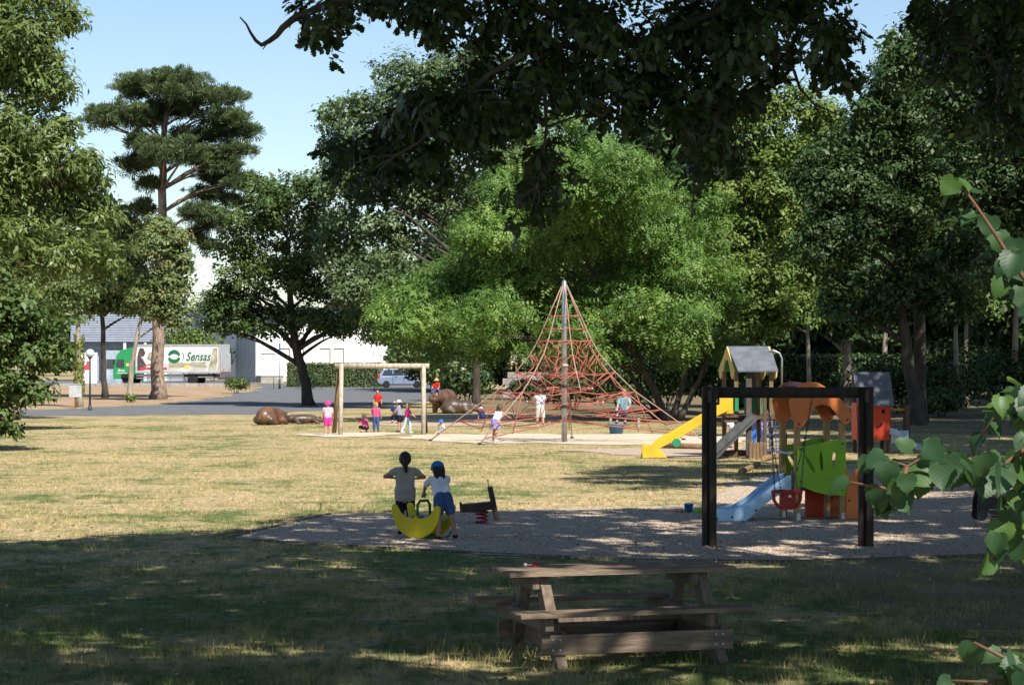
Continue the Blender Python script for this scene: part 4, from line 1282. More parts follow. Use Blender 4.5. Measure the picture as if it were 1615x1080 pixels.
    x0n, x1n = L(1194, 0).x, L(1224, 0).x
    for i in range(5):
        z = .25 + i * .18
        MB().tube([(x0n, -.85, z), ((x0n + x1n) / 2, -.85, z - .04), (x1n, -.8, z)], .014, 5).build('net_rope', BLUEROPE, root)
    for i in range(5):
        x = x0n + (x1n - x0n) * i / 4
        MB().tube([(x, -.85, .98), (x + .03, -.85, .1)], .014, 5).build('net_rope', BLUEROPE, root)
    for i in range(5):
        MB().box((L(1176, 0).x + i * .085 - .02, -1.35, .2), (.078, .3, .4 + .02 * (i % 2))).build('step_plank', WOODM, root, bevel=.008)
    MB().box(((x0n + x1n) / 2, -.85, 1.0), (.62, .08, .08)).build('net_beam', WOODD, root)
play_tower()

# ------------------------------------------------------------------ red playhouse
REDB = pm('red_board', (0.520, 0.050, 0.020), (0.434, 0.049, 0.024), 2.6, .5, .12, 30, detail=12, lo=.3, hi=.55)
PBLUE = pm('pale_blue_plastic', (0.42, 0.53, 0.70), (0.36, 0.46, 0.62), 3, .4)
def red_house():
    o = P(1374, 713, 61); o.z = 0
    root = empty('red_playhouse', o, R(4), label='small red playhouse with square grey roof behind the swing post', cat='playhouse')
    for x in (-.36, .36):
        for y in (-.3, .35):
            MB().box((x, y, .65), (.09, .09, 1.3)).build('post', WOODD, root, bevel=.01)
    hole = [(.24 + .06 * math.cos(a * PI / 5), .83 + .06 * math.sin(a * PI / 5) + .25) for a in range(10)]
    MB().ring_prism([(-.4, .34), (.4, .34), (.4, 1.3), (-.4, 1.3)], [hole, [(.05, .7), (.13, .72), (.2, .8), (.21, .75), (.14, .66), (.05, .64)]], (0, -.36, 0), (1, 0, 0), (0, 0, 1), .04).build('front_panel', REDB, root)
    for x in (-.43, .43):
        MB().box((x, .02, .82), (.04, .62, .96)).build('side_panel', REDB, root)
    MB().box((0, .02, .36), (.8, .7, .05)).build('floor', WOODD, root)
    for s, mt in ((-1, ROOFG), (1, ROOFG)):
        MB().beam((0, s * .56, 1.22), (0, s * .02, 2.08), .96, .04, Vector((1, 0, 0)) if False else Vector((0, 0, 1))).build('roof_panel', mt, root)
    MB().tube([(.45, -.1, 1.12), (.9, -.1, 1.12)], .025, 8).build('yellow_bar', YEL, root, True)
    for y in (-.15, .1):
        MB().box((.92, y, .62), (.11, .1, 1.25)).build('side_post', WOODD, root, bevel=.01)
    m = MB()
    prof = [(.42, .5), (.6, .46), (.9, .2), (1.1, .1), (1.25, .08)]
    vs = []
    for x, z in prof:
        vs += [(x - .05, -.55, z + .16), (x - .05, -.52, z), (x - .05, -.18, z), (x - .05, -.15, z + .16)]
    m.add(vs, [(4 * i + k, 4 * i + k + 1, 4 * i + k + 5, 4 * i + k + 4) for i in range(len(prof) - 1) for k in range(3)])
    o_ = m.build('slide', PBLUE, root)
    sd = o_.modifiers.new('thick', 'SOLIDIFY'); sd.thickness = .03
    MB().box((.66, -.4, .42), (.46, .04, .34)).build('slide_panel', PBLUE, root, bevel=.02)
red_house()

# ------------------------------------------------------------------ toddler playhouse: orange arches, green panel, blue slide
ORG = pm('orange_board', (0.672, 0.190, 0.045), (0.559, 0.164, 0.045), 2.6, .5, .12, 30, detail=12, lo=.3, hi=.55)
LIME = pm('lime_board', (0.204, 0.432, 0.014), (0.175, 0.362, 0.020), 2.6, .45, .12, 30, detail=12, lo=.3, hi=.55)
SLB = pm('pale_blue_slide', (0.391, 0.598, 0.800), (0.329, 0.498, 0.664), 2.6, .35, .12, 30, detail=12, lo=.3, hi=.55)
SLD = pm('dark_blue_trim', (0.09, 0.13, 0.19), None, 3, .5)
PURP = pm('plum_roof', (0.19, 0.03, 0.06), (0.15, 0.025, 0.05), 3, .5)
PINE = pm('light_pine_post', (0.42, 0.27, 0.12), (0.30, 0.18, 0.075), 5, .75, .3, 25, stretch=(4, 4, .5))
BOLT = pm('dark_bolt', (0.03, 0.03, 0.03), None, 5, .4)
def arc_pts(cx, cy, rx, ry, a0, a1, n):
    return [(cx + rx * math.cos(R(a0 + (a1 - a0) * i / n)), cy + ry * math.sin(R(a0 + (a1 - a0) * i / n))) for i in range(n + 1)]
def toddler_house():
    o = Vector((X_at(1257, 35.4), 35.4, 0))
    root = empty('toddler_playhouse', o, R(14), label='toddler playhouse with orange arched gables, lime panel and pale blue slide', cat='playhouse')
    W, D = .72, .62
    for x in (0, W):
        for y in (0, D):
            MB().box((x, y, .74), (.085, .085, 1.48)).build('post', PINE, root, bevel=.01)
            MB().box((x, y - .05, .06), (.06, .02, .12)).build('foot_plate', GALV, root)
    # arched gables
    out = [(-.02, 1.38), (-.09, 1.5), (-.14, 1.78)] + arc_pts(W / 2, 1.78, W / 2 + .14, .32, 180, 0, 14)[1:-1] + [(W + .14, 1.78), (W + .12, 1.62), (W + .09, 1.5), (W + .02, 1.4)]
    out = [(-.03, 1.40), (-.10, 1.55), (-.15, 1.80), (-.1, 1.96), (.02, 2.06), (.16, 2.1), (.32, 2.08), (.5, 1.98), (.68, 1.83), (.8, 1.7), (.86, 1.58), (.84, 1.5), (.78, 1.45), (W, 1.45), (W - .06, 1.52), (W - .12, 1.62), (.5, 1.72), (.38, 1.76), (.27, 1.72), (.2, 1.6), (.12, 1.5), (.06, 1.42), (.02, 1.385)]
    for y in (-.06, D + .06):
        gb = MB().prism(out, (0, y, 0), (1, 0, 0), (0, 0, 1), .03).build('gable_arch', ORG, root, bevel=.006)
        for bx, bz in ((0, 1.46), (.78, 1.52)):
            MB().ball((bx, y - .018, bz), (.016, .008, .016), 8, 6).build('bolt', BOLT, gb)
    # curved roof skin between the gables
    rl = [(.02, 2.04), (.16, 2.08), (.32, 2.06), (.5, 1.96), (.68, 1.81), (.8, 1.68), (.86, 1.58)]
    m = MB()
    vs = []
    for x, z in rl:
        vs += [(x, -.04, z), (x, D + .04, z)]
    m.add(vs, [(2 * i, 2 * i + 2, 2 * i + 3, 2 * i + 1) for i in range(len(rl) - 1)])
    r_ = m.build('roof_skin', PURP, root); sd = r_.modifiers.new('t', 'SOLIDIFY'); sd.thickness = .02
    # lime panels, front with three leaf-shaped slits, bottom edge sagging
    def slit(cx, cz, w, h, ang):
        pts = []
        for i in range(12):
            a = 2 * PI * i / 12
            x, z = w * math.cos(a), h * math.sin(a)
            pts.append((cx + x * math.cos(ang) - z * math.sin(ang), cz + x * math.sin(ang) + z * math.cos(ang)))
        return pts
    gp = [(-.03, .54), (.1, .5), (.25, .44), (.42, .4), (W + .03, .37), (W + .03, 1.22), (.5, 1.21), (.3, 1.16), (.15, 1.13), (-.03, 1.13)]
    holes = [slit(.18, .85, .03, .15, .55), slit(.36, .9, .03, .15, .1), slit(.56, .93, .03, .14, -.12)]
    for y in (-.07, D + .07):
        pn = MB().ring_prism(gp, holes, (0, y, 0), (1, 0, 0), (0, 0, 1), .025).build('lime_panel', LIME, root)
        for bx, bz in ((.02, 1.08), (W - .02, 1.16), (.02, .6), (W - .02, .46)):
            MB().ball((bx, y - .016, bz), (.016, .008, .016), 8, 6).build('bolt', BOLT, pn)
    MB().box((W / 2, D / 2, .5), (W, D, .04)).build('floor', WOODD, root)
    MB().tube([(-.1, -.0, 1.02), (-.1, D, 1.02)], .02, 8).build('grab_bar', GALV, root)
    MB().tube([(-.12, 0.02, 1.03), (.0, .02, 1.03)], .02, 8).build('grab_bar', GALV, root)
    # orange climbing panel at the right
    op = [(0, .02), (.33, .02), (.335, .58)] + arc_pts(.22, .62, .115, .16, 0, 160, 7) + [(.06, .68), (.0, .74)]
    for y in (-.03, D + .03):
        pn = MB().prism(op, (W + .05, y, 0), (1, 0, 0), (0, 0, 1), .03).build('climb_panel', ORG, root, bevel=.006)
        for bx, bz in ((.2, .63), (.05, .3), (.22, .3), (.28, .1)):
            MB().ball((W + .05 + bx, y - .018, bz), (.018, .008, .018), 8, 6).build('bolt', BOLT, pn)
    for i in range(3):
        MB().box((W + .2 + i * .04, D / 2, .5 - i * .17), (.14, D, .03)).build('step', REDB, root)
    MB().box((.5, D - .05, .24), (.3, .04, .46)).build('low_panel', REDB, root)
    # slide to the left
    line = [(.0, .62), (-.14, .6), (-.36, .46), (-.6, .27), (-.82, .15), (-1.05, .11), (-1.32, .1)]
    for y, nm in ((.06, 'slide_side'), (D - .06, 'slide_side')):
        top = [(x, z + .08) for x, z in line]
        bot = [(-1.32, .01), (-.8, .01), (-.68, .1), (-.52, .24), (-.34, .36), (-.14, .43), (.0, .45)]
        pn = MB().prism(bot[::-1] + top[::-1] if False else top + bot, (0, y, 0), (1, 0, 0), (0, 0, 1), .03).build(nm, SLB, root, bevel=.006)
        for bx, bz in ((-1.26, .05), (-1.02, .07), (-.64, .17), (-.28, .44), (-.06, .58)):
            MB().ball((bx, y - .018, bz), (.018, .008, .018), 8, 6).build('bolt', BOLT, pn)
    m = MB()
    vs = []
    for x, z in line:
        vs += [(x, .07, z), (x, D - .07, z)]
    m.add(vs, [(2 * i, 2 * i + 1, 2 * i + 3, 2 * i + 2) for i in range(len(line) - 1)])
    b_ = m.build('slide_bed', SLB, root, True); sd = b_.modifiers.new('t', 'SOLIDIFY'); sd.thickness = .015
    MB().prism([(0, .42), (0, .74), (-.08, .75), (-.06, .42)], (0, .04, 0), (1, 0, 0), (0, 0, 1), .03).build('slide_trim', SLD, root)
    MB().prism([(-.2, .62), (.0, .74), (.0, .68), (-.2, .56)], (0, D - .03, 0), (1, 0, 0), (0, 0, 1), .03).build('slide_trim', SLD, root)
    MB().tube([(.12, D + .2, -.02), (.12, D + .2, 1.3)], .03, 8).build('green_pole', GRN, root, True)
toddler_house()

# ------------------------------------------------------------------ toddler swing in front
FRAMEB = pm('dark_stained_timber', (0.045, 0.032, 0.024), (0.022, 0.017, 0.014), 4, .75, .4, 16, stretch=(4, 4, .4))
CHAIN = pm('chain_steel', (0.07, 0.07, 0.075), None, 6, .5, metal=.6)
SEATR = pm('red_rubber', (0.30, 0.025, 0.018), (0.22, 0.018, 0.014), 5, .5)
def toddler_swing():
    Y = 30.5
    x0, x1 = X_at(1119, Y), X_at(1366, Y)
    cx = (x0 + x1) / 2
    root = empty('toddler_swing', (cx, Y, 0), label='dark timber toddler swing frame with red bucket seat in the foreground', cat='swing')
    h = 2.08
    hw = (x1 - x0) / 2
    for s in (-1, 1):
        MB().box((s * hw - .052, .05, h / 2), (.085, .11, h)).build('post', FRAMEB, root, bevel=.012)
        MB().box((s * hw + .04, -.01, h / 2 - .006), (.094, .12, h + .012)).build('post', FRAMEB, root, bevel=.012)
        MB().box((s * hw, -.075, h - .12), (.05, .02, .16)).build('bracket', STEEL, root)
    MB().tube([(-hw + .1, .02, h - .075), (hw - .1, .02, h - .075)], .072, 14).build('top_beam', FRAMEB, root, True)
    sx = X_at(1241, Y) - cx
    zs = .78
    def chain(a, b):
        n = max(2, int((b - a).length / .042))
        m = MB()
        for i in range(n):
            p, q = a.lerp(b, i / n), a.lerp(b, (i + 1.25) / n)
            off = Vector((.007, 0, 0)) if i % 2 else Vector((0, .007, 0))
            m.tube([p + off, q + off], .0045, 4).tube([p - off, q - off], .0045, 4)
        m.build('chain', CHAIN, root)
    tops = [Vector((X_at(1211, Y) - cx, .02, h - .15)), Vector((X_at(1281, Y) - cx, .02, h - .15))]
    for t, s in zip(tops, (-1, 1)):
        MB().tube([t, t + Vector((0, 0, .08))], .02, 6).build('hanger', STEEL, root)
        k = t.lerp(Vector((sx + s * .13, .0, zs)), .45)
        chain(t, k)
        MB().ball(k, .02, 8, 6).build('shackle', STEEL, root)
        chain(k, Vector((sx + s * .17, -.09, zs - .04)))
        chain(k, Vector((sx + s * .07, .1, zs - .04)))
    m = MB()
    def ring(z, rx, ry, r):
        pts = [Vector((sx + rx * math.cos(a * PI / 10), ry * math.sin(a * PI / 10), z)) for a in range(21)]
        m.tube(pts, r, 7)
    ring(zs - .06, .19, .15, .02)
    ring(zs - .26, .12, .1, .018)
    for a in (20, 70, 110, 160, 200, 250, 290, 340):
        c_, s_ = math.cos(R(a)), math.sin(R(a))
        m.tube([(sx + .19 * c_, .15 * s_, zs - .06), (sx + .18 * c_, .14 * s_, zs - .17), (sx + .12 * c_, .1 * s_, zs - .26)], .02, 6)
    m.build('bucket_frame', SEATR, root, True)
    MB().lathe([(.02, zs - .29), (.11, zs - .28), (.125, zs - .255), (.12, zs - .24), (.02, zs - .245)], (sx, 0, 0), 18).build('bucket_seat', SEATR, root, True)
    MB().prism([(-.09, -.25), (.09, -.25), (.11, -.05), (-.11, -.05)], (sx, -.13, zs), (1, 0, 0), (0, .08, .99), .02).build('bucket_panel', SEATR, root, bevel=.006)
    MB().box((sx + .02, -.155, zs - .11), (.035, .006, .03)).build('white_label', WHITEP, root)
toddler_swing()

# ------------------------------------------------------------------ picnic table
TABW = pm('grey_brown_plank', (0.25, 0.182, 0.125), (0.13, 0.092, 0.063), 5, .75, .5, 22, stretch=(.6, 6, 6))
TABL = pm('grey_brown_leg', (0.20, 0.15, 0.11), (0.11, 0.08, 0.058), 5, .8, .5, 22, stretch=(6, 6, .6))
def picnic_table():
    root = empty('picnic_table', (.81, 19.3, 0), R(17), label='heavy grey-brown wooden picnic table with attached benches in the foreground', cat='picnic table')
    def plank(x0, x1, y, w, z, th, name):
        """board along x with grooves along its top"""
        n = 4
        pts = []
        for i in range(n):
            a = -w / 2 + w * i / n
            pts += [(a + w * .02, th / 2), (a + w / n * .68, th / 2), (a + w / n * .72, th / 2 - .012), (a + w / n * .96, th / 2 - .012)]
        pts[-1] = (w / 2, th / 2 - .012)
        pts = [(-w / 2, -th / 2)] + pts + [(w / 2, -th / 2)]
        L = x1 - x0
        MB().prism(pts[::-1], ((x0 + x1) / 2, y, z), (0, 1, 0), (0, 0, 1), L).build(name, TABW, root)
    for i in range(5):
        plank(-.97 + .006 * (i % 2), .97 - .005 * (i % 3), -.29 + i * .145, .136, .725, .034, 'top_plank')
    for s in (-1, 1):
        for j in range(2):
            plank(-1.0, .99, s * (.53 + j * .145), .136, .435, .034, 'bench_plank')
    for x in (-.66, .7):
        for s in (-1, 1):
            MB().beam((x + .03, s * .62, -.02), (x - .0, s * .2, .7), .09, .1).build('leg', TABL, root, bevel=.006)
        MB().box((x - .075, 0, .65), (.06, .6, .1)).build('top_bearer', TABL, root, bevel=.005)
        MB().box((x - .085, 0, .36), (.07, 1.36, .11)).build('bench_bearer', TABL, root, bevel=.005)
        MB().box((x + .075, 0, .2), (.045, 1.08, .17)).build('base_board', TABL, root, bevel=.005)
    for s in (-1, 1):
        bb = MB().box((.02, s * .6, .19), (1.62, .045, .16)).build('base_board', TABW, root, bevel=.005)
        for bx in (-.7, -.64, .68, .74):
            for bz in (.15, .23):
                MB().ball((bx, s * .625, bz), (.012, .006, .012), 8, 5).build('bolt', GALV, bb)
    MB().box((0, 0, .33), (1.5, .12, .05)).build('stretcher', TABL, root)
picnic_table()
# little toy on the table
def small_toy():
    t = Matrix.Rotation(R(18.5), 4, 'Z') @ Vector((-.62, .18, 0))
    root = empty('ring_toy', (.81 + t.x, 19.3 + t.y, .743), R(20), label='tiny red ring rattle with white knob lying on the picnic table', cat='toy')
    m = MB()
    m.tube([(.03 + .028 * math.cos(a * PI / 8), .028 * math.sin(a * PI / 8), .012 + .01 * math.sin(a * PI / 8)) for a in range(17)], .007, 7)
    m.build('ring', pm('bright_red', (.7, .03, .03), None, 4, .4), root, True)
    MB().tube([(0, 0, .012), (-.05, 0, .014)], .008, 8).build('stem', pm('pink', (.7, .25, .35), None, 4, .4), root, True)
    MB().ball((-.06, 0, .016), .016, 10, 8).build('knob', WHITEP, root, True)
small_toy()

# ------------------------------------------------------------------ rockers on the gravel
YROCK = pm('yellow_board', (0.66, 0.53, 0.012), (0.52, 0.41, 0.01), 2, .45, detail=10)
GROCK = pm('green_tube', (0.02, 0.17, 0.04), None, 3, .4)
SEATB = pm('blue_grey_board', (0.30, 0.36, 0.46), (0.24, 0.29, 0.38), 3, .5)
def yellow_rocker():
    a = G(652, 851)
    root = empty('yellow_seesaw', (a.x + .13, a.y + .25, 0), R(-33), label='yellow crescent-sided rocking seesaw the two girls are playing with', cat='seesaw')
    root.scale = (.86, .9, .92)
    outer = arc_pts(0, .42, .46, .42, 180, 360, 18)
    cres = [(-.47, .47), (-.46, .40)] + outer[2:-2] + [(.46, .40), (.47, .47)] + [(.42, .5), (.37, .48), (.3, .38), (.2, .31), (.06, .3), (.0, .34), (-.06, .3), (-.2, .31), (-.3, .38), (-.37, .48), (-.42, .5)]
    for y in (-.2, .2):
        pn = MB().prism(cres, (0, y, .012), (1, 0, 0), (0, 0, 1), .035).build('crescent_panel', YROCK, root, bevel=.008)
        for bx, bz in ((-.2, .2), (-.12, .16), (.2, .2), (.12, .16)):
            MB().ball((bx, y - .02, bz), (.014, .008, .014), 8, 6).build('bolt', GALV, pn)
    for s in (-1, 1):
        MB().box((s * .22, 0, .3), (.2, .36, .03), Matrix.Rotation(R(14 * s), 3, 'Y')).build('seat', SEATB, root, bevel=.008)
    MB().tube([(0, -.17, .2), (0, -.16, .5), (0, -.1, .56), (0, .1, .56), (0, .16, .5), (0, .17, .2)], .022, 8).build('handle_bar', GROCK, root, True)
    MB().tube([(.3, -.15, .05), (.42, -.05, .03), (.42, .1, .05), (.42, .15, .12)], .014, 6).build('foot_rail', GROCK, root, True)
    MB().box((0, 0, .04), (.16, .4, .05)).build('base_block', GROCK, root)
yellow_rocker()
REDS = pm('red_spring', (0.38, 0.02, 0.02), None, 4, .4)
def spring(root, c, r, h, turns=4.5):
    pts = []
    n = int(turns * 14)
    for i in range(n + 1):
        a = 2 * PI * turns * i / n
        pts.append((c[0] + r * math.cos(a), c[1] + r * math.sin(a), c[2] + h * i / n))
    MB().tube(pts, .014, 6).build('spring', REDS, root, True)
ROCKW = pm('rocker_brown_board', (0.075, 0.05, 0.035), (0.045, 0.03, 0.022), 5, .7, .4, 20)
def spring_rocker():
    a = G(760, 826)
    root = empty('spring_rocker', a, R(4), label='brown wooden spring rocker with upright board on a red coil', cat='spring rocker')
    spring(root, (0, 0, .01), .09, .18, 3.2)
    MB().lathe([(.12, .0), (.12, .015), (.05, .03)], n=16).build('base_plate', STEEL, root)
    MB().box((-.05, 0, .19), (.22, .12, .03)).build('bracket', STEEL, root)
    rt = Matrix.Rotation(R(-5), 3, 'Y')
    for y in (-.09, .09):
        MB().box((-.08, y, .255), (.46, .03, .12), rt).build('side_board', ROCKW, root, bevel=.006)
    MB().box((-.07, 0, .3), (.42, .16, .025), rt).build('seat', SEATB, root, bevel=.006)
    MB().box((-.31, 0, .25), (.03, .2, .15), rt).build('end_board', ROCKW, root, bevel=.006)
    rt = Matrix.Rotation(R(-12), 3, 'Y')
    MB().box((.17, 0, .31), (.075, .16, .5), rt).build('front_board', ROCKW, root, bevel=.01)
    MB().tube([(.1, 0, .54), (.085, -.01, .66)], .006, 5).build('whip', BLACKP, root)
    MB().tube([(.12, -.16, .42), (.12, .16, .42)], .014, 8).build('handle_bar', STEEL, root, True)
spring_rocker()
DARKTOY = pm('black_green_board', (0.02, 0.026, 0.024), (0.014, 0.018, 0.017), 3, .4)
def black_rocker():
    a = G(1572, 832)
    root = empty('black_spring_rocker', a, R(8), label='black motorbike-shaped spring rocker behind the leaves at the right edge', cat='spring rocker')
    spring(root, (0, 0, .01), .085, .2)
    for y in (-.11, .11):
        body = [(-.34, .06), (-.3, .02), (-.24, .03), (-.2, .1), (-.16, .18), (.16, .18), (.2, .1), (.24, .03), (.3, .02), (.35, .07), (.35, .22), (.28, .36), (.12, .36), (.0, .32), (-.14, .36), (-.2, .52), (-.27, .54), (-.33, .3)]
        pn = MB().prism(body, (0, y, .1), (1, 0, 0), (0, 0, 1), .03).build('side_board', DARKTOY, root, bevel=.008)
        for bx in (-.27, .28):
            m = MB(); m.lathe([(.08, -.012), (.085, 0), (.08, .012)], n=16)
            m.v = [(q[0] + bx, y + q[2] - .02, q[1] + .2) for q in m.v]
            m.build('wheel_disc', BLACKP, pn)
    MB().box((.08, 0, .45), (.3, .2, .03)).build('seat', REDB, root, bevel=.008)
    MB().tube([(-.2, -.2, .58), (-.2, .2, .58)], .015, 8).build('handle_bar', STEEL, root, True)
    MB().box((0, 0, .23), (.2, .2, .04)).build('bracket', STEEL, root)
black_rocker()

# sand toys and logs
def bucket():
    a = G(1086, 808)
    root = empty('sand_bucket', a, label='small blue sand bucket on the gravel left of the swing', cat='bucket')
    c = pm('toy_blue', (.04, .22, .6), None, 4, .4)
    MB().lathe([(.055, .012), (.075, .13), (.083, .13), (.083, .14), (.072, .14), (.052, .03), (.01, .025)], n=18).build('pail', c, root, True)
    MB().tube([(.078 * math.cos(PI * i / 8), -.04 * math.sin(PI * i / 8), .13 + .03 * math.sin(PI * i / 8)) for i in range(9)], .005, 5).build('handle', WHITEP, root, True)
bucket()
def spade():
    a = G(1068, 809)
    root = empty('sand_spade', a, R(15), label='small orange-red toy spade lying on the gravel', cat='toy')
    c = pm('toy_orange', (.65, .12, .03), None, 4, .4)
    MB().prism([(-.03, 0), (.03, 0), (.04, .07), (.02, .11), (-.02, .11), (-.04, .07)], (-.05, 0, .03), (0, 1, 0), (-.95, 0, .1), .012).build('blade', c, root)
    MB().tube([(-.04, 0, .03), (.1, 0, .03)], .01, 7).tube([(.1, -.03, .03), (.1, .03, .03)], .01, 7).build('handle', c, root, True)
spade()
def mould():
    a = G(1102, 809)
    root = empty('sand_mould', a, label='small lime-green sand mould beside the left swing post', cat='toy')
    MB().lathe([(.07, .012), (.075, .03), (.05, .07), (.02, .085)], n=14).build('cup', LIME, root, True)
    MB().tube([(.06, 0, .04), (.1, 0, .05)], .012, 6).build('grip', LIME, root)
mould()
def log(a, b, r, label):
    c = (a + b) / 2
    root = empty('log', (c.x, c.y, 0), label=label, cat='log', group='edging logs')
    d = b - a
    MB().tube([(-d.x / 2, -d.y / 2, r), (0, 0, r * 1.02), (d.x / 2, d.y / 2, r)], [r, r * .97, r * .92], 12).build('bark', WOODM, root, True)
    for s in (-1, 1):
        e = Vector((d.x / 2, d.y / 2, r)) * 1.0
        e = Vector((s * d.x / 2, s * d.y / 2, r))
        u = d.normalized() * s
        MB().tube([e, e + u * .004], r * .86, 12).build('cut_end', PINE, root)
log(G(1168, 748), G(1196, 735), .06, 'pale split log lying on the grass left of the toddler playhouse')
log(G(1205, 727), G(1240, 722), .07, 'short log edging the gravel behind the bucket swing')
log(G(1040, 707), G(1118, 709), .08, 'long log along the edge of the play-tower pad')

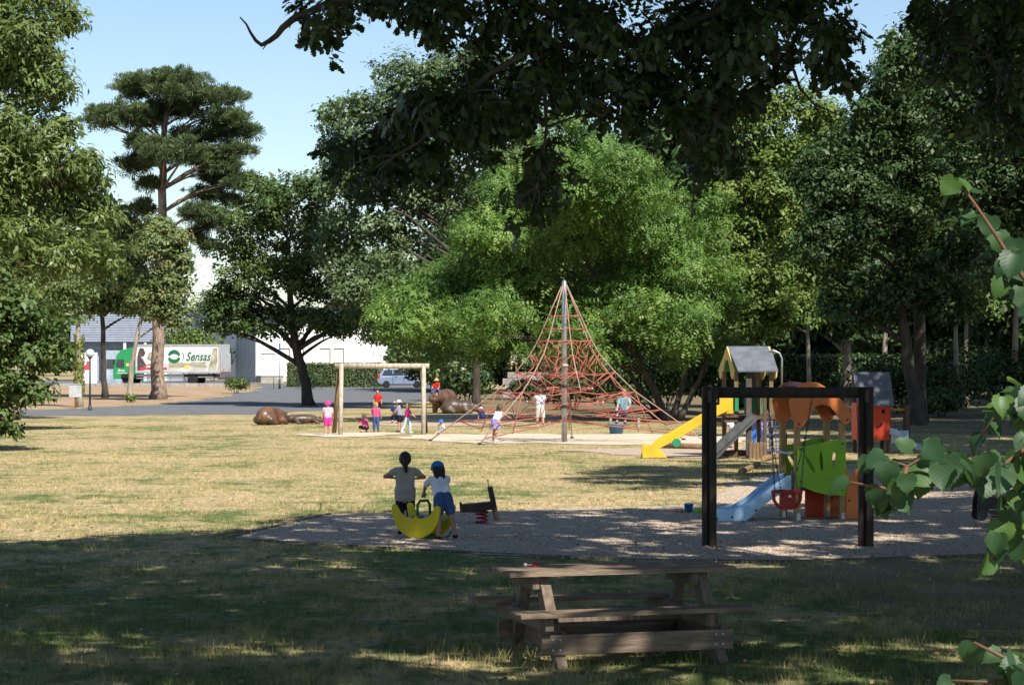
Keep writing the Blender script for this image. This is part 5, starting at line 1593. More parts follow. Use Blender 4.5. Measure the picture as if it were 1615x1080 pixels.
# ------------------------------------------------------------------ overhead oaks that shade the foreground
def oaks():
    rng = np.random.default_rng(77)
    bx = np.array([-14, -8, -3.9, -2.9, 2, 4, 9, 16]); by = np.array([30.5, 31.2, 33.6, 37.6, 38.6, 39.5, 43, 46])
    n = 5200
    x = rng.uniform(-11, 13, n); y = rng.uniform(11, 46, n)
    lim = np.interp(x, bx, by) - .45
    def vn(x, y, sx, sy, ph):
        return (np.sin(x * sx + ph + 1.3 * np.sin(y * sy * .7 + ph)) * np.sin(y * sy + 2 * ph + 1.1 * np.sin(x * sx * .6))
                + .6 * np.sin(x * sx * 2.3 + 3 * ph) * np.sin(y * sy * 2.1 - ph))
    keep = y < lim
    nearpatch = (y < 20.6) & (y > 16.0) & (vn(x, y, 2.1, 2.6, .7) > .22)
    farpatch = (y > 27.5) & (x > -3) & (vn(x, y, 1.3, 3.4, 2.1) > .25)
    midpatch = (y > 20.6) & (y < 28) & (vn(x, y, 1.9, 1.5, 4.4) > 1.15)
    keep &= ~(nearpatch | farpatch | midpatch)
    for cx_, cy_, cr_ in ((.75, 18.8, .75), (-.1, 19.5, .7), (.3, 19.2, .4)):      # gaps in the canopy over the table
        keep &= (x - cx_) ** 2 + (y - cy_) ** 2 > cr_ ** 2
    x, y = x[keep], y[keep]
    h = rng.uniform(9.6, 13.5, len(x)) + np.clip((x - 2) * .1, 0, 1)
    k = h / SV.z
    C = np.stack([x + SV.x * k, y + SV.y * k, h], 1)
    # a third tree outside the view on the right throws streaks of shade on the lawn before the play tower
    xe = rng.uniform(.5, 9, 900); ye = rng.uniform(43.5, 56, 900)
    ke = (vn(xe, ye, .8, 1.7, 1.0) > -.05) & (xe > 1 + .35 * np.abs(ye - 48))
    xe, ye = xe[ke], ye[ke]
    he = rng.uniform(11.8, 14.5, len(xe))
    C = np.concatenate([C, np.stack([xe + SV.x * he / SV.z, ye + SV.y * he / SV.z, he], 1)])
    third = np.arange(len(C)) >= len(x)
    T = {'A': np.array([8.8, 18.5]), 'B': np.array([-9.2, 15.0]), 'C': np.array([13.5, 39.0])}
    own = C[:, 0] > .5
    for key, mask, label in (('C', third, 'oak on the right beyond the view whose shade streaks the lawn'), ('A', own & ~third, 'big oak whose dark low boughs hang across the top of the view'), ('B', ~own & ~third, 'second oak shading the left foreground from outside the view')):
        base = Vector((T[key][0], T[key][1], 0))
        root = empty('oak_tree', base, label=label, cat='tree')
        cl = C[mask] - np.array(base)
        Cc, N, S, T_ = clump_leaves(cl, np.full(len(cl), .6), 105, .38, rng, .7, .9)
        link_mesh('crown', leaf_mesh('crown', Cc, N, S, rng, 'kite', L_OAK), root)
        m = MB()
        tp = [Vector((0, 0, -.2)), Vector((.05, 0, 1.5)), Vector((0, .1, 4)), Vector((.1, 0, 6.5)), Vector((0, 0, 8.5)), Vector((.1, .2, 11))]
        m.tube(tp, [.75, .55, .5, .44, .34, .2], 14)
        for i in rng.permutation(len(cl))[:46]:
            c = Vector(cl[i])
            a = tp[int(rng.integers(3, 6))]
            mid = a.lerp(c, .5) + Vector((rng.normal() * .3, rng.normal() * .3, .5))
            m.tube([a, a.lerp(mid, .5) + Vector((0, 0, .2)), mid, mid.lerp(c, .55), c], [.17, .14, .1, .07, .02], 7, False)
        if key == 'A':
            # boughs and twigs that come down into the view, given as photo pixel and distance
            boughs = [[(1560, -160, 19), (1250, -30, 18.6), (1000, 70, 18.4), (850, 72, 18.2), (770, 118, 18), (715, 170, 17.9), (660, 225, 17.8), (590, 265, 17.7)],
                      [(1250, -30, 18.6), (1180, 60, 18.4), (1140, 150, 18.2), (1120, 230, 18.1), (1098, 320, 18)],
                      [(850, 72, 18.2), (858, 130, 18.2), (862, 200, 18.2), (855, 260, 18.2), (838, 330, 18.2)],
                      [(1000, 70, 18.4), (760, -20, 18.2), (620, -15, 18), (520, 5, 17.9), (462, 30, 17.8), (445, 44, 17.8), (436, 56, 17.8), (424, 65, 17.8), (412, 71, 17.8), (403, 64, 17.8), (395, 52, 17.8), (388, 38, 17.8), (378, 27, 17.8)],
                      [(432, 58, 17.8), (424, 64, 17.8), (414, 78, 17.8)],
                      [(1250, -30, 18.6), (1290, 60, 18.5), (1330, 130, 18.5), (1345, 160, 18.5)],
                      [(1252, 110, 18.5), (1262, 140, 18.5), (1285, 165, 18.5), (1300, 190, 18.5)], [(1285, 165, 18.5), (1325, 182, 18.5)],
                      [(1180, 60, 18.4), (1252, 110, 18.5)], [(1560, -160, 19), (1500, 20, 18.5), (1560, 90, 18.3), (1600, 150, 18.3)]]
            rr = [(.042, .006), (.04, .005), (.022, .004), (.04, .005), (.01, .004), (.03, .005), (.014, .005), (.01, .004), (.02, .014), (.05, .012)]
            for bp, (r0, r1) in zip(boughs, rr):
                pts = [P(*q) - base for q in bp]
                nb = len(pts)
                m.tube(pts, [r0 + (r1 - r0) * i / (nb - 1) for i in range(nb)], 7, False)
            m.tube([tp[3], tp[3].lerp(P(1560, -160, 19) - base, .5) + Vector((0, 0, .3)), P(1560, -160, 19) - base], [.2, .12, .045], 9, False)
            vis = [(500, 35, 34), (485, 62, 26), (525, 70, 26), (545, 12, 45), (475, 10, 20), (600, 8, 40), (655, 15, 40), (720, 15, 60), (700, 60, 35), (790, 30, 70), (870, 40, 75), (950, 50, 80), (1030, 60, 80), (1110, 40, 80),
                   (1190, 40, 65), (1250, 30, 45), (1295, 50, 40), (1315, 100, 38), (1345, 115, 28), (1330, 130, 28), (1280, 10, 40), (1225, 90, 35), (1160, 90, 60),
                   (535, 245, 38), (500, 240, 16), (570, 280, 42), (600, 230, 48), (650, 200, 55), (690, 170, 60), (740, 140, 60), (620, 270, 45), (670, 250, 50), (720, 220, 50), (760, 200, 50), (790, 160, 60), (580, 312, 22), (700, 280, 28), (530, 270, 25),
                   (840, 120, 60), (890, 150, 55), (930, 120, 60), (990, 140, 60), (1050, 140, 65), (1110, 130, 65), (1080, 200, 55), (1130, 200, 50), (1150, 240, 38), (1110, 255, 40), (1095, 290, 24), (1092, 325, 13), (1000, 190, 32), (950, 185, 22), (820, 190, 40),
                   (870, 225, 28), (845, 260, 34), (870, 280, 38), (830, 300, 30), (880, 310, 26), (845, 340, 22), (808, 350, 13), (815, 375, 8), (905, 270, 20), (1180, 150, 35), (1205, 115, 30),
                   (1490, 30, 55), (1545, 20, 60), (1600, 40, 60), (1460, 15, 35), (1570, 90, 50), (1620, 110, 50), (1520, 70, 35), (1600, 160, 30), (1470, 70, 40), (1510, 110, 45), (1560, 150, 50), (1610, 200, 55), (1640, 150, 60), (1540, 190, 35), (1480, 120, 25), (1590, 240, 30), (1325, 60, 40), (1300, 120, 30), (1260, 80, 30), (855, 300, 36), (850, 245, 30), (1120, 170, 55), (1105, 230, 45), (860, -40, 90), (1000, -40, 100), (1150, -40, 90), (1300, -40, 70), (700, -30, 60)]
            vc, vr = [], []
            for px, py, r in vis:
                Y = 18.2 + rng.normal() * .35
                s = F / Y
                vc.append(np.array(P(px, py, Y) - base)); vr.append(r / s)
                for rep_ in range(2 if r > 30 else 0):                                # a second layer gives the mass depth
                    vc.append(np.array(P(px + rng.normal() * r * .3, py - abs(rng.normal()) * r * .3, Y + .5 + abs(rng.normal()) * .7) - base)); vr.append(r / s * 1.0)
            Cc, N, S, T_ = clump_leaves(vc, vr, 2300, .088, rng, .95, .35, inner=.05)
            bpts = [p_ for bp in boughs for a_, b_ in zip(bp[:-1], bp[1:]) for p_ in (P(*a_) - base, (P(*a_) - base).lerp(P(*b_) - base, .5))]
            for c_, r_ in zip(vc, vr):                    # twigs that carry the leaf sprays
                c_ = Vector(c_)
                q_ = min(bpts, key=lambda p_: (p_ - c_).length)
                if (q_ - c_).length > .55:
                    q_ = min([Vector(v_) for v_ in vc if (Vector(v_) - c_).length > .05], key=lambda p_: (p_ - c_).length)
                m.tube([q_, q_.lerp(c_, .5) + Vector((rng.normal() * .04, 0, .05)), c_], [.012, .008, .004], 5, False)
                for t_ in range(3):
                    d_ = Vector(rnd_unit(rng, 1)[0]) * r_ * .9
                    m.tube([c_, c_ + d_ * .5 + Vector((0, 0, -.02)), c_ + d_], [.005, .004, .002], 4, False)
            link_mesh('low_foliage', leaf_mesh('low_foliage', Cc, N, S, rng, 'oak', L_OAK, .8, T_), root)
        m.build('trunk', BARKDARK, root, True)
oaks()
# trees on the right, outside the view, that shade the play area
side = tree('sweet_chestnut_tree', 'tree right outside the view whose shade falls on the play towers', 46,
     [(2080, 762, .32), (2080, 560, .28), (2070, 300, .16)],
     [(2080, 60, 420, 260), (1900, 160, 250, 170), (2260, 160, 250, 200), (2080, 250, 380, 150)],
     L_DARK, cr=1.1, ncl=200, nl=170, size=.3, seed=61)
side2 = copy_tree(side, (15.8, 33.5, 0), 2.0, .95, 'nearer tree right outside the view shading the gravel')

side3 = copy_tree(side, (25, 71, 0), 4.1, 1.95, 'very tall tree at the far right shading the wood')
side4 = copy_tree(side, (30, 92, 0), 1.1, 2.1, 'very tall tree deep right beyond the wood edge')
side5 = copy_tree(side, (19.5, 55, 0), 3.0, 1.35, 'tall tree just right of the view beside the play towers')

# ------------------------------------------------------------------ grass blades (uncountable)
def grass():
    rng = np.random.default_rng(3)
    V, Rn = [], []
    polys = [GRAVW] + [[tuple(G(*p)[:2]) for p in q] for q in (SANDPX, SAND2, TOWERPAD, PATHPX, SAND3)]
    for y0, y1, dens, hh, wd in ((16.6, 21.5, 1500, .055, .005), (21.5, 27, 850, .05, .006), (27, 38, 520, .042, .007), (38, 60, 230, .038, .009), (60, 88, 60, .033, .013)):
        a = .235 * y1 + 1.0
        n = int((y1 - y0) * 2 * a * dens)
        y = rng.uniform(y0, y1, n); x = rng.uniform(-a, a, n)
        k = np.abs(x) < .235 * y + .8
        pat = np.sin(x * 2.3 + 1.7 * np.sin(y * .9)) * np.sin(y * 1.9 + 1.3 * np.sin(x * 1.1)) + .5 * np.sin(x * 5.1 + y * 3.7)
        k &= rng.random(n) < .62 + .38 * pat
        if y0 > 25:
            for p in polys:
                k &= ~inpoly(x + rng.normal(size=n) * .12, y + rng.normal(size=n) * .25, p)
        x, y, pat = x[k], y[k], pat[k]
        n = len(x)
        h = hh * rng.gamma(5, .2, n) * (1 + .35 * pat)
        h = np.where(rng.random(n) < .0025, h * 3.2, h)
        ang = rng.uniform(0, 2 * PI, n)
        ln = rng.uniform(.1, .9, n) * h
        la = rng.uniform(0, 2 * PI, n)
        w_ = wd * rng.uniform(.6, 1.4, n) / 2
        b = np.stack([x, y, np.zeros(n)], 1)
        sd = np.stack([np.cos(ang) * w_, np.sin(ang) * w_, np.zeros(n)], 1)
        tip = b + np.stack([np.cos(la) * ln, np.sin(la) * ln, h], 1)
        V.append(np.stack([b - sd, b + sd, tip], 1).reshape(-1, 3))
        Rn.append(np.repeat(rng.random(n), 3))
    V = np.concatenate(V); Rn = np.concatenate(Rn)
    me = bpy.data.meshes.new('grass')
    me.vertices.add(len(V)); me.vertices.foreach_set('co', V.ravel().astype(np.float32))
    me.loops.add(len(V)); me.loops.foreach_set('vertex_index', np.arange(len(V), dtype=np.int32))
    me.polygons.add(len(V) // 3); me.polygons.foreach_set('loop_start', np.arange(0, len(V), 3, dtype=np.int32))
    me.update(calc_edges=True)
    me.attributes.new('rnd', 'FLOAT', 'POINT').data.foreach_set('value', Rn.astype(np.float32))
    me.materials.append(blade_material())
    link_mesh('grass', me, label='dry straw-coloured and green grass of the lawn', cat='grass', kind='stuff')
grass()
def litter():
    """fallen brown leaves, uncountable"""
    rng = np.random.default_rng(15)
    n = 2600
    y = 17 + 24 * rng.random(n) ** 1.5; x = rng.uniform(-1, 1, n) * (.23 * y + .6)
    C = np.stack([x, y, np.full(n, .022) + .012 * rng.random(n)], 1)
    N = rnd_unit(rng, n) * .6 + np.array([0, 0, 1.0])
    me = leaf_mesh('leaf_litter', C, N, rng.uniform(.03, .07, n), rng, 'lobed', leafmat('leaf_dry', [(0, (.12, .07, .035)), (.6, (.24, .15, .075)), (1, (.4, .3, .18))], .1), 0)
    link_mesh('leaf_litter', me, label='dry brown oak leaves fallen on grass and gravel', cat='fallen leaves', kind='stuff')
litter()
def weeds():
    for k, (px, py, h) in enumerate([(505, 806, .16), (520, 806, .12), (430, 829, .1), (1003, 860, .09), (555, 1000, .14), (1320, 1040, .16), (1400, 1045, .13), (660, 1010, .12), (1130, 868, .08)]):
        rng = np.random.default_rng(100 + k)
        g = G(px, py)
        root = empty('weed', g, label=['leafy weed at the left corner of the gravel', 'smaller weed just right of the corner weed', 'weed along the left kerb', 'tiny weed on the gravel near the picnic table', 'grass stalks in the shade left of the table', 'tall seed head right of the table', 'second seed head at lower right', 'short stalks left of the table leg', 'tiny weed left of the swing'][k], cat='plant', group='weeds')
        m = MB()
        for i in range(9):
            a = rng.uniform(0, 6.28); l_ = h * rng.uniform(.5, 1.2); o = h * rng.uniform(.2, .9)
            m.tube([(0, 0, 0), (o * .4 * math.cos(a), o * .4 * math.sin(a), l_ * .7), (o * math.cos(a), o * math.sin(a), l_)], [.004, .003, .0015], 4, False)
        m.build('stems', pm('weed_stem', (.2, .22, .07), None, 9, .8), root)
        n = 40
        C = rng.normal(size=(n, 3)) * h * .35; C[:, 2] = rng.uniform(.1, 1.0, n) * h
        link_mesh('leaves', leaf_mesh('leaves', C, rnd_unit(rng, n), np.full(n, h * .25), rng, 'slim', L_HEDGE), root)
weeds()
def pebbles():
    rng = np.random.default_rng(4)
    n = 90000
    y = 27.5 + 24 * rng.random(n) ** 1.6; x = rng.uniform(-5, 14, n)
    k = inpoly(x, y, GRAVW)
    x, y = x[k], y[k]
    n = len(x)
    x = x + rng.normal(size=n) * .13; y = y + rng.normal(size=n) * .2
    r = rng.gamma(5, .002, n) + .003
    a = rng.uniform(0, 6.28, n)
    T = np.array([(1, 0, .1), (-.5, .8, .1), (-.6, -.7, .1), (.1, 0, .9)])
    c, s = np.cos(a)[:, None], np.sin(a)[:, None]
    X = (T[:, 0] * c - T[:, 1] * s) * r[:, None] + x[:, None]
    Yv = (T[:, 0] * s + T[:, 1] * c) * r[:, None] + y[:, None]
    Z = T[None, :, 2] * r[:, None] + .011
    V = np.stack([X, Yv, Z], 2).reshape(-1, 3)
    L = (np.array([0, 1, 3, 1, 2, 3, 2, 0, 3])[None] + (np.arange(n) * 4)[:, None]).ravel()
    me = bpy.data.meshes.new('pebbles')
    me.vertices.add(len(V)); me.vertices.foreach_set('co', V.ravel().astype(np.float32))
    me.loops.add(len(L)); me.loops.foreach_set('vertex_index', L.astype(np.int32))
    me.polygons.add(n * 3); me.polygons.foreach_set('loop_start', np.arange(0, n * 9, 3, dtype=np.int32))
    me.update(calc_edges=True)
    me.attributes.new('rnd', 'FLOAT', 'POINT').data.foreach_set('value', np.repeat(rng.random(n), 4).astype(np.float32))
    me.materials.append(leafmat('pebble_stone', [(0, (.24, .185, .135)), (.6, (.46, .36, .265)), (1, (.6, .48, .36))], 0.0, .9, .2))
    link_mesh('pebbles', me, label='loose pebbles of the gravel play area', cat='gravel', kind='stuff')
pebbles()

# ------------------------------------------------------------------ people
SKIN = pm('skin', (0.52, 0.30, 0.21), (0.46, 0.26, 0.18), 5, .6)
SKIN2 = pm('skin_tanned', (0.36, 0.20, 0.13), (0.32, 0.175, 0.115), 5, .6)
def cloth(name, c):
    return pm('cloth_' + name, c, tuple(v * .82 for v in c), 7, .9, .7, 16, spec=.1)
HAIRD = pm('hair_dark', (0.022, 0.015, 0.012), (0.012, 0.009, 0.008), 30, .5, .3, 90, stretch=(3, 3, .6))
HAIRB = pm('hair_brown', (0.12, 0.07, 0.04), (0.07, 0.04, 0.025), 30, .5, .3, 90, stretch=(3, 3, .6))
HAIRL = pm('hair_blond', (0.42, 0.29, 0.14), (0.3, 0.2, 0.1), 30, .5, .3, 90, stretch=(3, 3, .6))
SHOE_D = cloth('dark_shoe', (.025, .022, .025)); SHOE_W = cloth('white_shoe', (.6, .6, .6))
LIP = pm('lip', (.4, .14, .12), None, 5, .5)

def person(label, loc, face, H, top, bottom, hair=HAIRD, shoes=SHOE_D, skin=SKIN, lean=0, th=((0, 3), (0, 3)), sh=((0, 1), (0, 1)), ua=((5, 12), (5, 12)), fa=((15, 5), (15, 5)),
           sleeve=.7, low='shorts', lowlen=.55, hairstyle='bob', hat=None, hatmat=None, vox=.011, seat=None, turn=0, nod=0, shirt_len=.0, group='children in the park', cat='child'):
    """local: faces +Y, x to its right; pitch angles forward, second angle outwards; order (left, right)"""
    root = empty('person', loc, R(face), label=label, cat=cat, group=group)
    Rl = Matrix.Rotation(R(-lean), 3, 'X')
    def dirv(p, o, s):
        p, o = R(p), R(o)
        return Vector((s * math.sin(o), math.sin(p) * math.cos(o), -math.cos(p) * math.cos(o)))
    hip = Vector((0, 0, 0))
    ud = Rl @ Vector((0, 0, 1))
    shc = hip + ud * .29 * H
    neck = shc + ud * .045 * H
    J = {}
    for i, s in enumerate((-1, 1)):
        hj = hip + Vector((s * .052 * H, 0, 0))
        kn = hj + dirv(*th[i], s) * .245 * H
        an = kn + dirv(*sh[i], s) * .215 * H
        shd = shc + Vector((s * .108 * H, 0, -.012 * H))
        el = shd + dirv(*ua[i], s) * .165 * H
        wr = el + dirv(*fa[i], s) * .14 * H
        J[i] = (hj, kn, an, shd, el, wr, dirv(*fa[i], s))
    zmin = min(J[0][2].z, J[1][2].z) - .04 * H
    off = Vector((0, 0, -zmin if seat is None else seat + .07 * H))
    for i in J:
        J[i] = tuple(p + off for p in J[i][:6]) + (J[i][6],)
    hip, shc, neck = hip + off, shc + off, neck + off
    hd = neck + (Rl @ Vector((0, .012 * H, .085 * H))) * 1.0
    hr = Matrix.Rotation(R(turn), 3, 'Z') @ Matrix.Rotation(R(-lean * .35 - nod), 3, 'X')
    hc = neck + hr @ Vector((0, .015 * H, .08 * H))
    m = MB()
    for s in (-1, 1):
        m.limb(hip + Vector((s * .042 * H, 0, .0)), shc + Vector((s * .055 * H, 0, -.03 * H)), .062 * H, .055 * H)
    m.limb(shc + ud * -.02 * H, neck + ud * .03 * H, .05 * H, .033 * H)
    m.ball(hc, (.068 * H, .08 * H, .088 * H), 18, 12, hr)
    m.ball(hc + hr @ Vector((0, .03 * H, -.045 * H)), (.045 * H, .045 * H, .04 * H), 12, 8, hr)
    m.ball(hc + hr @ Vector((0, .08 * H, -.012 * H)), (.011 * H, .016 * H, .014 * H), 8, 6, hr)
    for s in (-1, 1):
        m.ball(hc + hr @ Vector((s * .068 * H, -.005 * H, -.01 * H)), (.01 * H, .016 * H, .022 * H), 8, 6, hr)
    for i, s in enumerate((-1, 1)):
        hj, kn, an, shd, el, wr, fd = J[i]
        m.limb(hj, kn, .062 * H, .04 * H); m.limb(kn, an, .041 * H, .024 * H)
        m.limb(an + Vector((0, -.01 * H, -.012 * H)), an + Vector((s * .008 * H, .085 * H, -.024 * H)), .022 * H, .017 * H)
        m.limb(shd, el, .033 * H, .025 * H); m.limb(el, wr, .025 * H, .018 * H)
        # hand: palm, four fingers, thumb
        sd = fd.cross(Vector((0, 0, 1)))
        sd = sd.normalized() if sd.length > .05 else Vector((0, 1, 0))
        if abs(fd.z) > .8: sd = Vector((0, 1, 0)); sd = (sd - fd * sd.dot(fd)).normalized()
        nr = fd.cross(sd)
        pc = wr + fd * .035 * H
        m.limb(wr + sd * .008 * H, pc + sd * .014 * H, .014 * H, .012 * H, 8); m.limb(wr - sd * .008 * H, pc - sd * .014 * H, .014 * H, .012 * H, 8)
        fr = max(.0062 * H, vox * .62)
        for q, (o_, ln) in enumerate(((-.021, .032), (-.007, .04), (.007, .042), (.021, .036))):
            b0 = pc + sd * o_ * H
            b1 = b0 + (fd + nr * .2 + sd * o_ * 6).normalized() * ln * .6 * H
            b2 = b1 + (fd * .8 + nr * .5 + sd * o_ * 4).normalized() * ln * .5 * H
            m.limb(b0, b1, fr * 1.05, fr, 7); m.limb(b1, b2, fr, fr * .85, 7)
        t0 = wr + fd * .012 * H + sd * .016 * H
        t1 = t0 + (fd * .6 + sd * .8).normalized() * .028 * H
        m.limb(t0, t1, fr * 1.15, fr, 7); m.limb(t1, t1 + (fd * .9 + sd * .3).normalized() * .018 * H, fr, fr * .85, 7)
    m.remesh('body', skin, root, vox, 3)
    for s in (-1, 1):
        MB().ball(hc + hr @ Vector((s * .027 * H, .07 * H, .008 * H)), (.009 * H, .006 * H, .007 * H), 8, 6, hr).build('eye', BLACKP, root, True)
    MB().ball(hc + hr @ Vector((0, .074 * H, -.045 * H)), (.018 * H, .006 * H, .005 * H), 8, 6, hr).build('mouth', LIP, root, True)
    # shirt
    g = .012
    m = MB()
    hb = hip + ud * (.03 - shirt_len) * H
    hw_ = .012 * H if shirt_len else 0
    for s in (-1, 1):
        m.limb(hb + Vector((s * .042 * H, 0, 0)), shc + Vector((s * .055 * H, 0, -.03 * H)), .064 * H + g, .057 * H + g)
    m.limb(hb, shc + ud * -.02 * H, .062 * H + g, .05 * H + g)
    m.limb(hb + Vector((-.045 * H, 0, 0)), hb + Vector((.045 * H, 0, 0)), .064 * H + g + hw_, .064 * H + g + hw_)
    if shirt_len:
        m.limb(hip + Vector((-.048 * H, 0, .03 * H)), hip + Vector((.048 * H, 0, .03 * H)), .064 * H + g + hw_, .064 * H + g + hw_)
        for s in (-1, 1):
            m.limb(hb + Vector((s * .05 * H, 0, 0)), hip + Vector((s * .048 * H, 0, .05 * H)), .062 * H + g + hw_, .062 * H + g + hw_)
    for i in range(2):
        hj, kn, an, shd, el, wr, fd = J[i]
        if sleeve > 0:
            e = shd.lerp(el, min(1, sleeve))
            m.limb(shd, e, .036 * H + g, .034 * H + g)
            if sleeve > 1:
                m.limb(el, el.lerp(wr, .9), .03 * H + g, .022 * H + g)
        else:
            m.ball(shd, .03 * H + g * .6)
    m.remesh('shirt', top, root, vox, 3)
    # lower garment
    m = MB()
    for s in (-1, 1):
        m.limb(hip + Vector((s * .045 * H, 0, .03 * H)), hip + Vector((s * .046 * H, 0, -.01 * H)), .066 * H + g * .6, .066 * H + g * .6)
    m.limb(hip + Vector((-.05 * H, 0, .035 * H)), hip + Vector((.05 * H, 0, .035 * H)), .054 * H + g * .6, .054 * H + g * .6)
    if low == 'skirt':
        dwn = (J[0][1] + J[1][1]) / 2 - hip
        c2 = hip + dwn * lowlen
        sp, u2, d2 = frame(dwn, Vector((0, 1, 0)))
        rows = [(hip + ud * .06 * H, .075 * H), (hip, .095 * H), (hip.lerp(c2, .6), .125 * H), (c2, .145 * H)]
        m.tube([p for p, r in rows], [r for p, r in rows], 16)
        m.remesh('skirt', bottom, root, vox, 2)
    else:
        for i in range(2):
            hj, kn, an, shd, el, wr, fd = J[i]
            if lowlen <= 1:
                m.limb(hj, hj.lerp(kn, lowlen), .066 * H + g, (.066 - .018 * lowlen) * H + g)
            else:
                m.limb(hj, kn, .066 * H + g, .045 * H + g * .8); m.limb(kn, kn.lerp(an, lowlen - 1), .045 * H + g * .8, .03 * H + g * .8)
        m.remesh('shorts' if lowlen <= 1 else 'trousers', bottom, root, vox, 3)
    for i in range(2):
        an = J[i][2]; s = (-1, 1)[i]
        m = MB()
        m.limb(an + Vector((0, -.014 * H, -.016 * H)), an + Vector((s * .008 * H, .088 * H, -.024 * H)), .026 * H, .021 * H)
        m.remesh('shoe', shoes, root, vox * .8, 2)
    # hair
    m = MB()
    m.ball(hc + hr @ Vector((0, -.014 * H, .014 * H)), (.078 * H, .082 * H, .088 * H), 18, 12, hr)
    if hairstyle == 'ponytail':
        a = hc + hr @ Vector((0, -.085 * H, .0)); b = a + Vector((0, -.035 * H, -.06 * H)); c = b + Vector((.01 * H, .0, -.085 * H))
        m.limb(a, b, .03 * H, .034 * H); m.limb(b, c, .034 * H, .02 * H)
    elif hairstyle == 'bob':
        for s in (-1, 0, 1):
            a = hc + hr @ Vector((s * .042 * H, -.04 * H, -.0)); m.limb(a, hc + hr @ Vector((s * .05 * H, -.045 * H, -.085 * H)), .042 * H, .03 * H)
    elif hairstyle == 'long':
        for s in (-1, 0, 1):
            a = hc + hr @ Vector((s * .042 * H, -.04 * H, -.0)); m.limb(a, hc + hr @ Vector((s * .045 * H, -.055 * H, -.16 * H)), .042 * H, .028 * H)
    hob = m.remesh('hair', hair, root, vox, 2)
    if hat:
        m = MB()
        m.ball(hc + hr @ Vector((0, -.008 * H, .035 * H)), (.084 * H, .09 * H, .075 * H), 18, 12, hr)
        m.remesh('hat', hatmat, root, vox, 2)
        br = MB()
        if hat == 'cap':
            br.prism([(-.06 * H, 0), (-.055 * H, .06 * H), (0, .085 * H), (.055 * H, .06 * H), (.06 * H, 0)], hc + hr @ Vector((0, .06 * H, .035 * H)), hr @ Vector((1, 0, 0)), hr @ Vector((0, 1, -.15)), .008)
        else:
            n = 20
            vs = []
            for r_, z in ((.08, .035), (.125, .005), (.123, -.002), (.078, .026)):
                for k in range(n):
                    a = 2 * PI * k / n
                    vs.append(hc + hr @ Vector((r_ * H * math.cos(a), r_ * H * math.sin(a) * 1.05, z * H)))
            br.add(vs, [(r_ * n + k, r_ * n + (k + 1) % n, ((r_ + 1) % 4) * n + (k + 1) % n, ((r_ + 1) % 4) * n + k) for r_ in range(4) for k in range(n)])
        br.build('brim', hatmat, root, True)
    return root
GREYT = cloth('grey_tee', (.36, .33, .29)); WHT = cloth('white_tee', (.68, .68, .72)); DENIM = cloth('denim', (.055, .10, .24)); PLUM = cloth('plum', (.028, .018, .032))
PINK = cloth('pink', (.62, .10, .24)); HOTP = cloth('hot_pink', (.68, .05, .30)); PALEP = cloth('pale_pink', (.66, .42, .50)); REDC = cloth('red', (.5, .035, .03)); LAV = cloth('lavender', (.26, .24, .55))
BLK = cloth('black', (.02, .02, .025)); MINT = cloth('mint', (.50, .66, .66)); GREYC = cloth('grey_blue', (.27, .28, .36)); CAPB = cloth('cap_blue', (.03, .18, .42)); YELC = cloth('yellow_hat', (.7, .42, .14)); BEIGE = cloth('beige', (.6, .55, .48))
BLUEC = cloth('blue', (.06, .18, .55)); TEAL = cloth('teal', (.2, .38, .45)); MAUVE = cloth('mauve', (.3, .05, .16)); NAVY = cloth('navy', (.03, .04, .10))
g1 = G(639, 843); 
person('standing girl with dark ponytail in grey tee and dark leggings behind the yellow seesaw', (g1.x, g1.y, .012), 4, 1.13, GREYT, PLUM, HAIRD, skin=SKIN2, hairstyle='ponytail', ua=((35, 58), (35, 52)), fa=((80, -40), (80, -40)), sleeve=.42,
       lowlen=1.6, vox=.0075, shirt_len=.075, th=((0, 2), (0, 4)), turn=0)
g2 = G(692, 851)
person('girl in blue cap, white tee and denim shorts bending over the yellow seesaw', (g2.x + .06, g2.y, .012), 22, 1.08, WHT, DENIM, HAIRD, skin=SKIN2, hairstyle='long', hat='cap', hatmat=CAPB, lean=30, nod=6, ua=((62, 8), (62, 8)), fa=((42, -6), (42, -6)), sleeve=.75,
       lowlen=.62, th=((-4, 4), (-10, 11)), sh=((-4, 2), (-12, 10)), vox=.0075)
def far(px, py, **kw):
    g = G(px, py)
    return (g.x, g.y, .005)
person('girl in bright pink hat and pale pink outfit standing by the log swing frame', far(517, 686), 0, 1.08, PALEP, HOTP, HAIRL, SHOE_W, hairstyle='none', hat='sun', hatmat=HOTP, lowlen=.75, sleeve=.5, ua=((5, 10), (12, 12)), fa=((20, 0), (40, 0)))
person('little girl in pink squatting with one arm raised under the swing frame', far(577, 682), 40, .92, PINK, BLK, HAIRB, th=((95, 12), (95, 12)), sh=((-45, 5), (-45, 5)), lean=18, ua=((60, 60), (20, 20)), fa=((140, 30), (40, 0)), hairstyle='bob', lowlen=.9)
person('child in pink top and jeans standing in the middle under the swing frame', far(593, 681), -15, .98, PINK, DENIM, HAIRL, lowlen=1.8, hairstyle='bob', ua=((20, 15), (10, 12)), fa=((60, -10), (30, 0)), sleeve=.6)
person('dark-haired child in red shirt standing back by the path', (X_at(596, 100), 100, .01), 175, 1.1, REDC, BLK, HAIRD, lowlen=.8, hairstyle='none', vox=.013)
person('woman with visor in grey top and black shorts watching the children', far(631, 681), 60, 1.05, GREYC, BLK, HAIRD, lowlen=.6, hairstyle='ponytail', hat='cap', hatmat=BEIGE, ua=((25, 10), (30, 10)), fa=((50, 0), (60, 0)), sleeve=.0, lean=6)
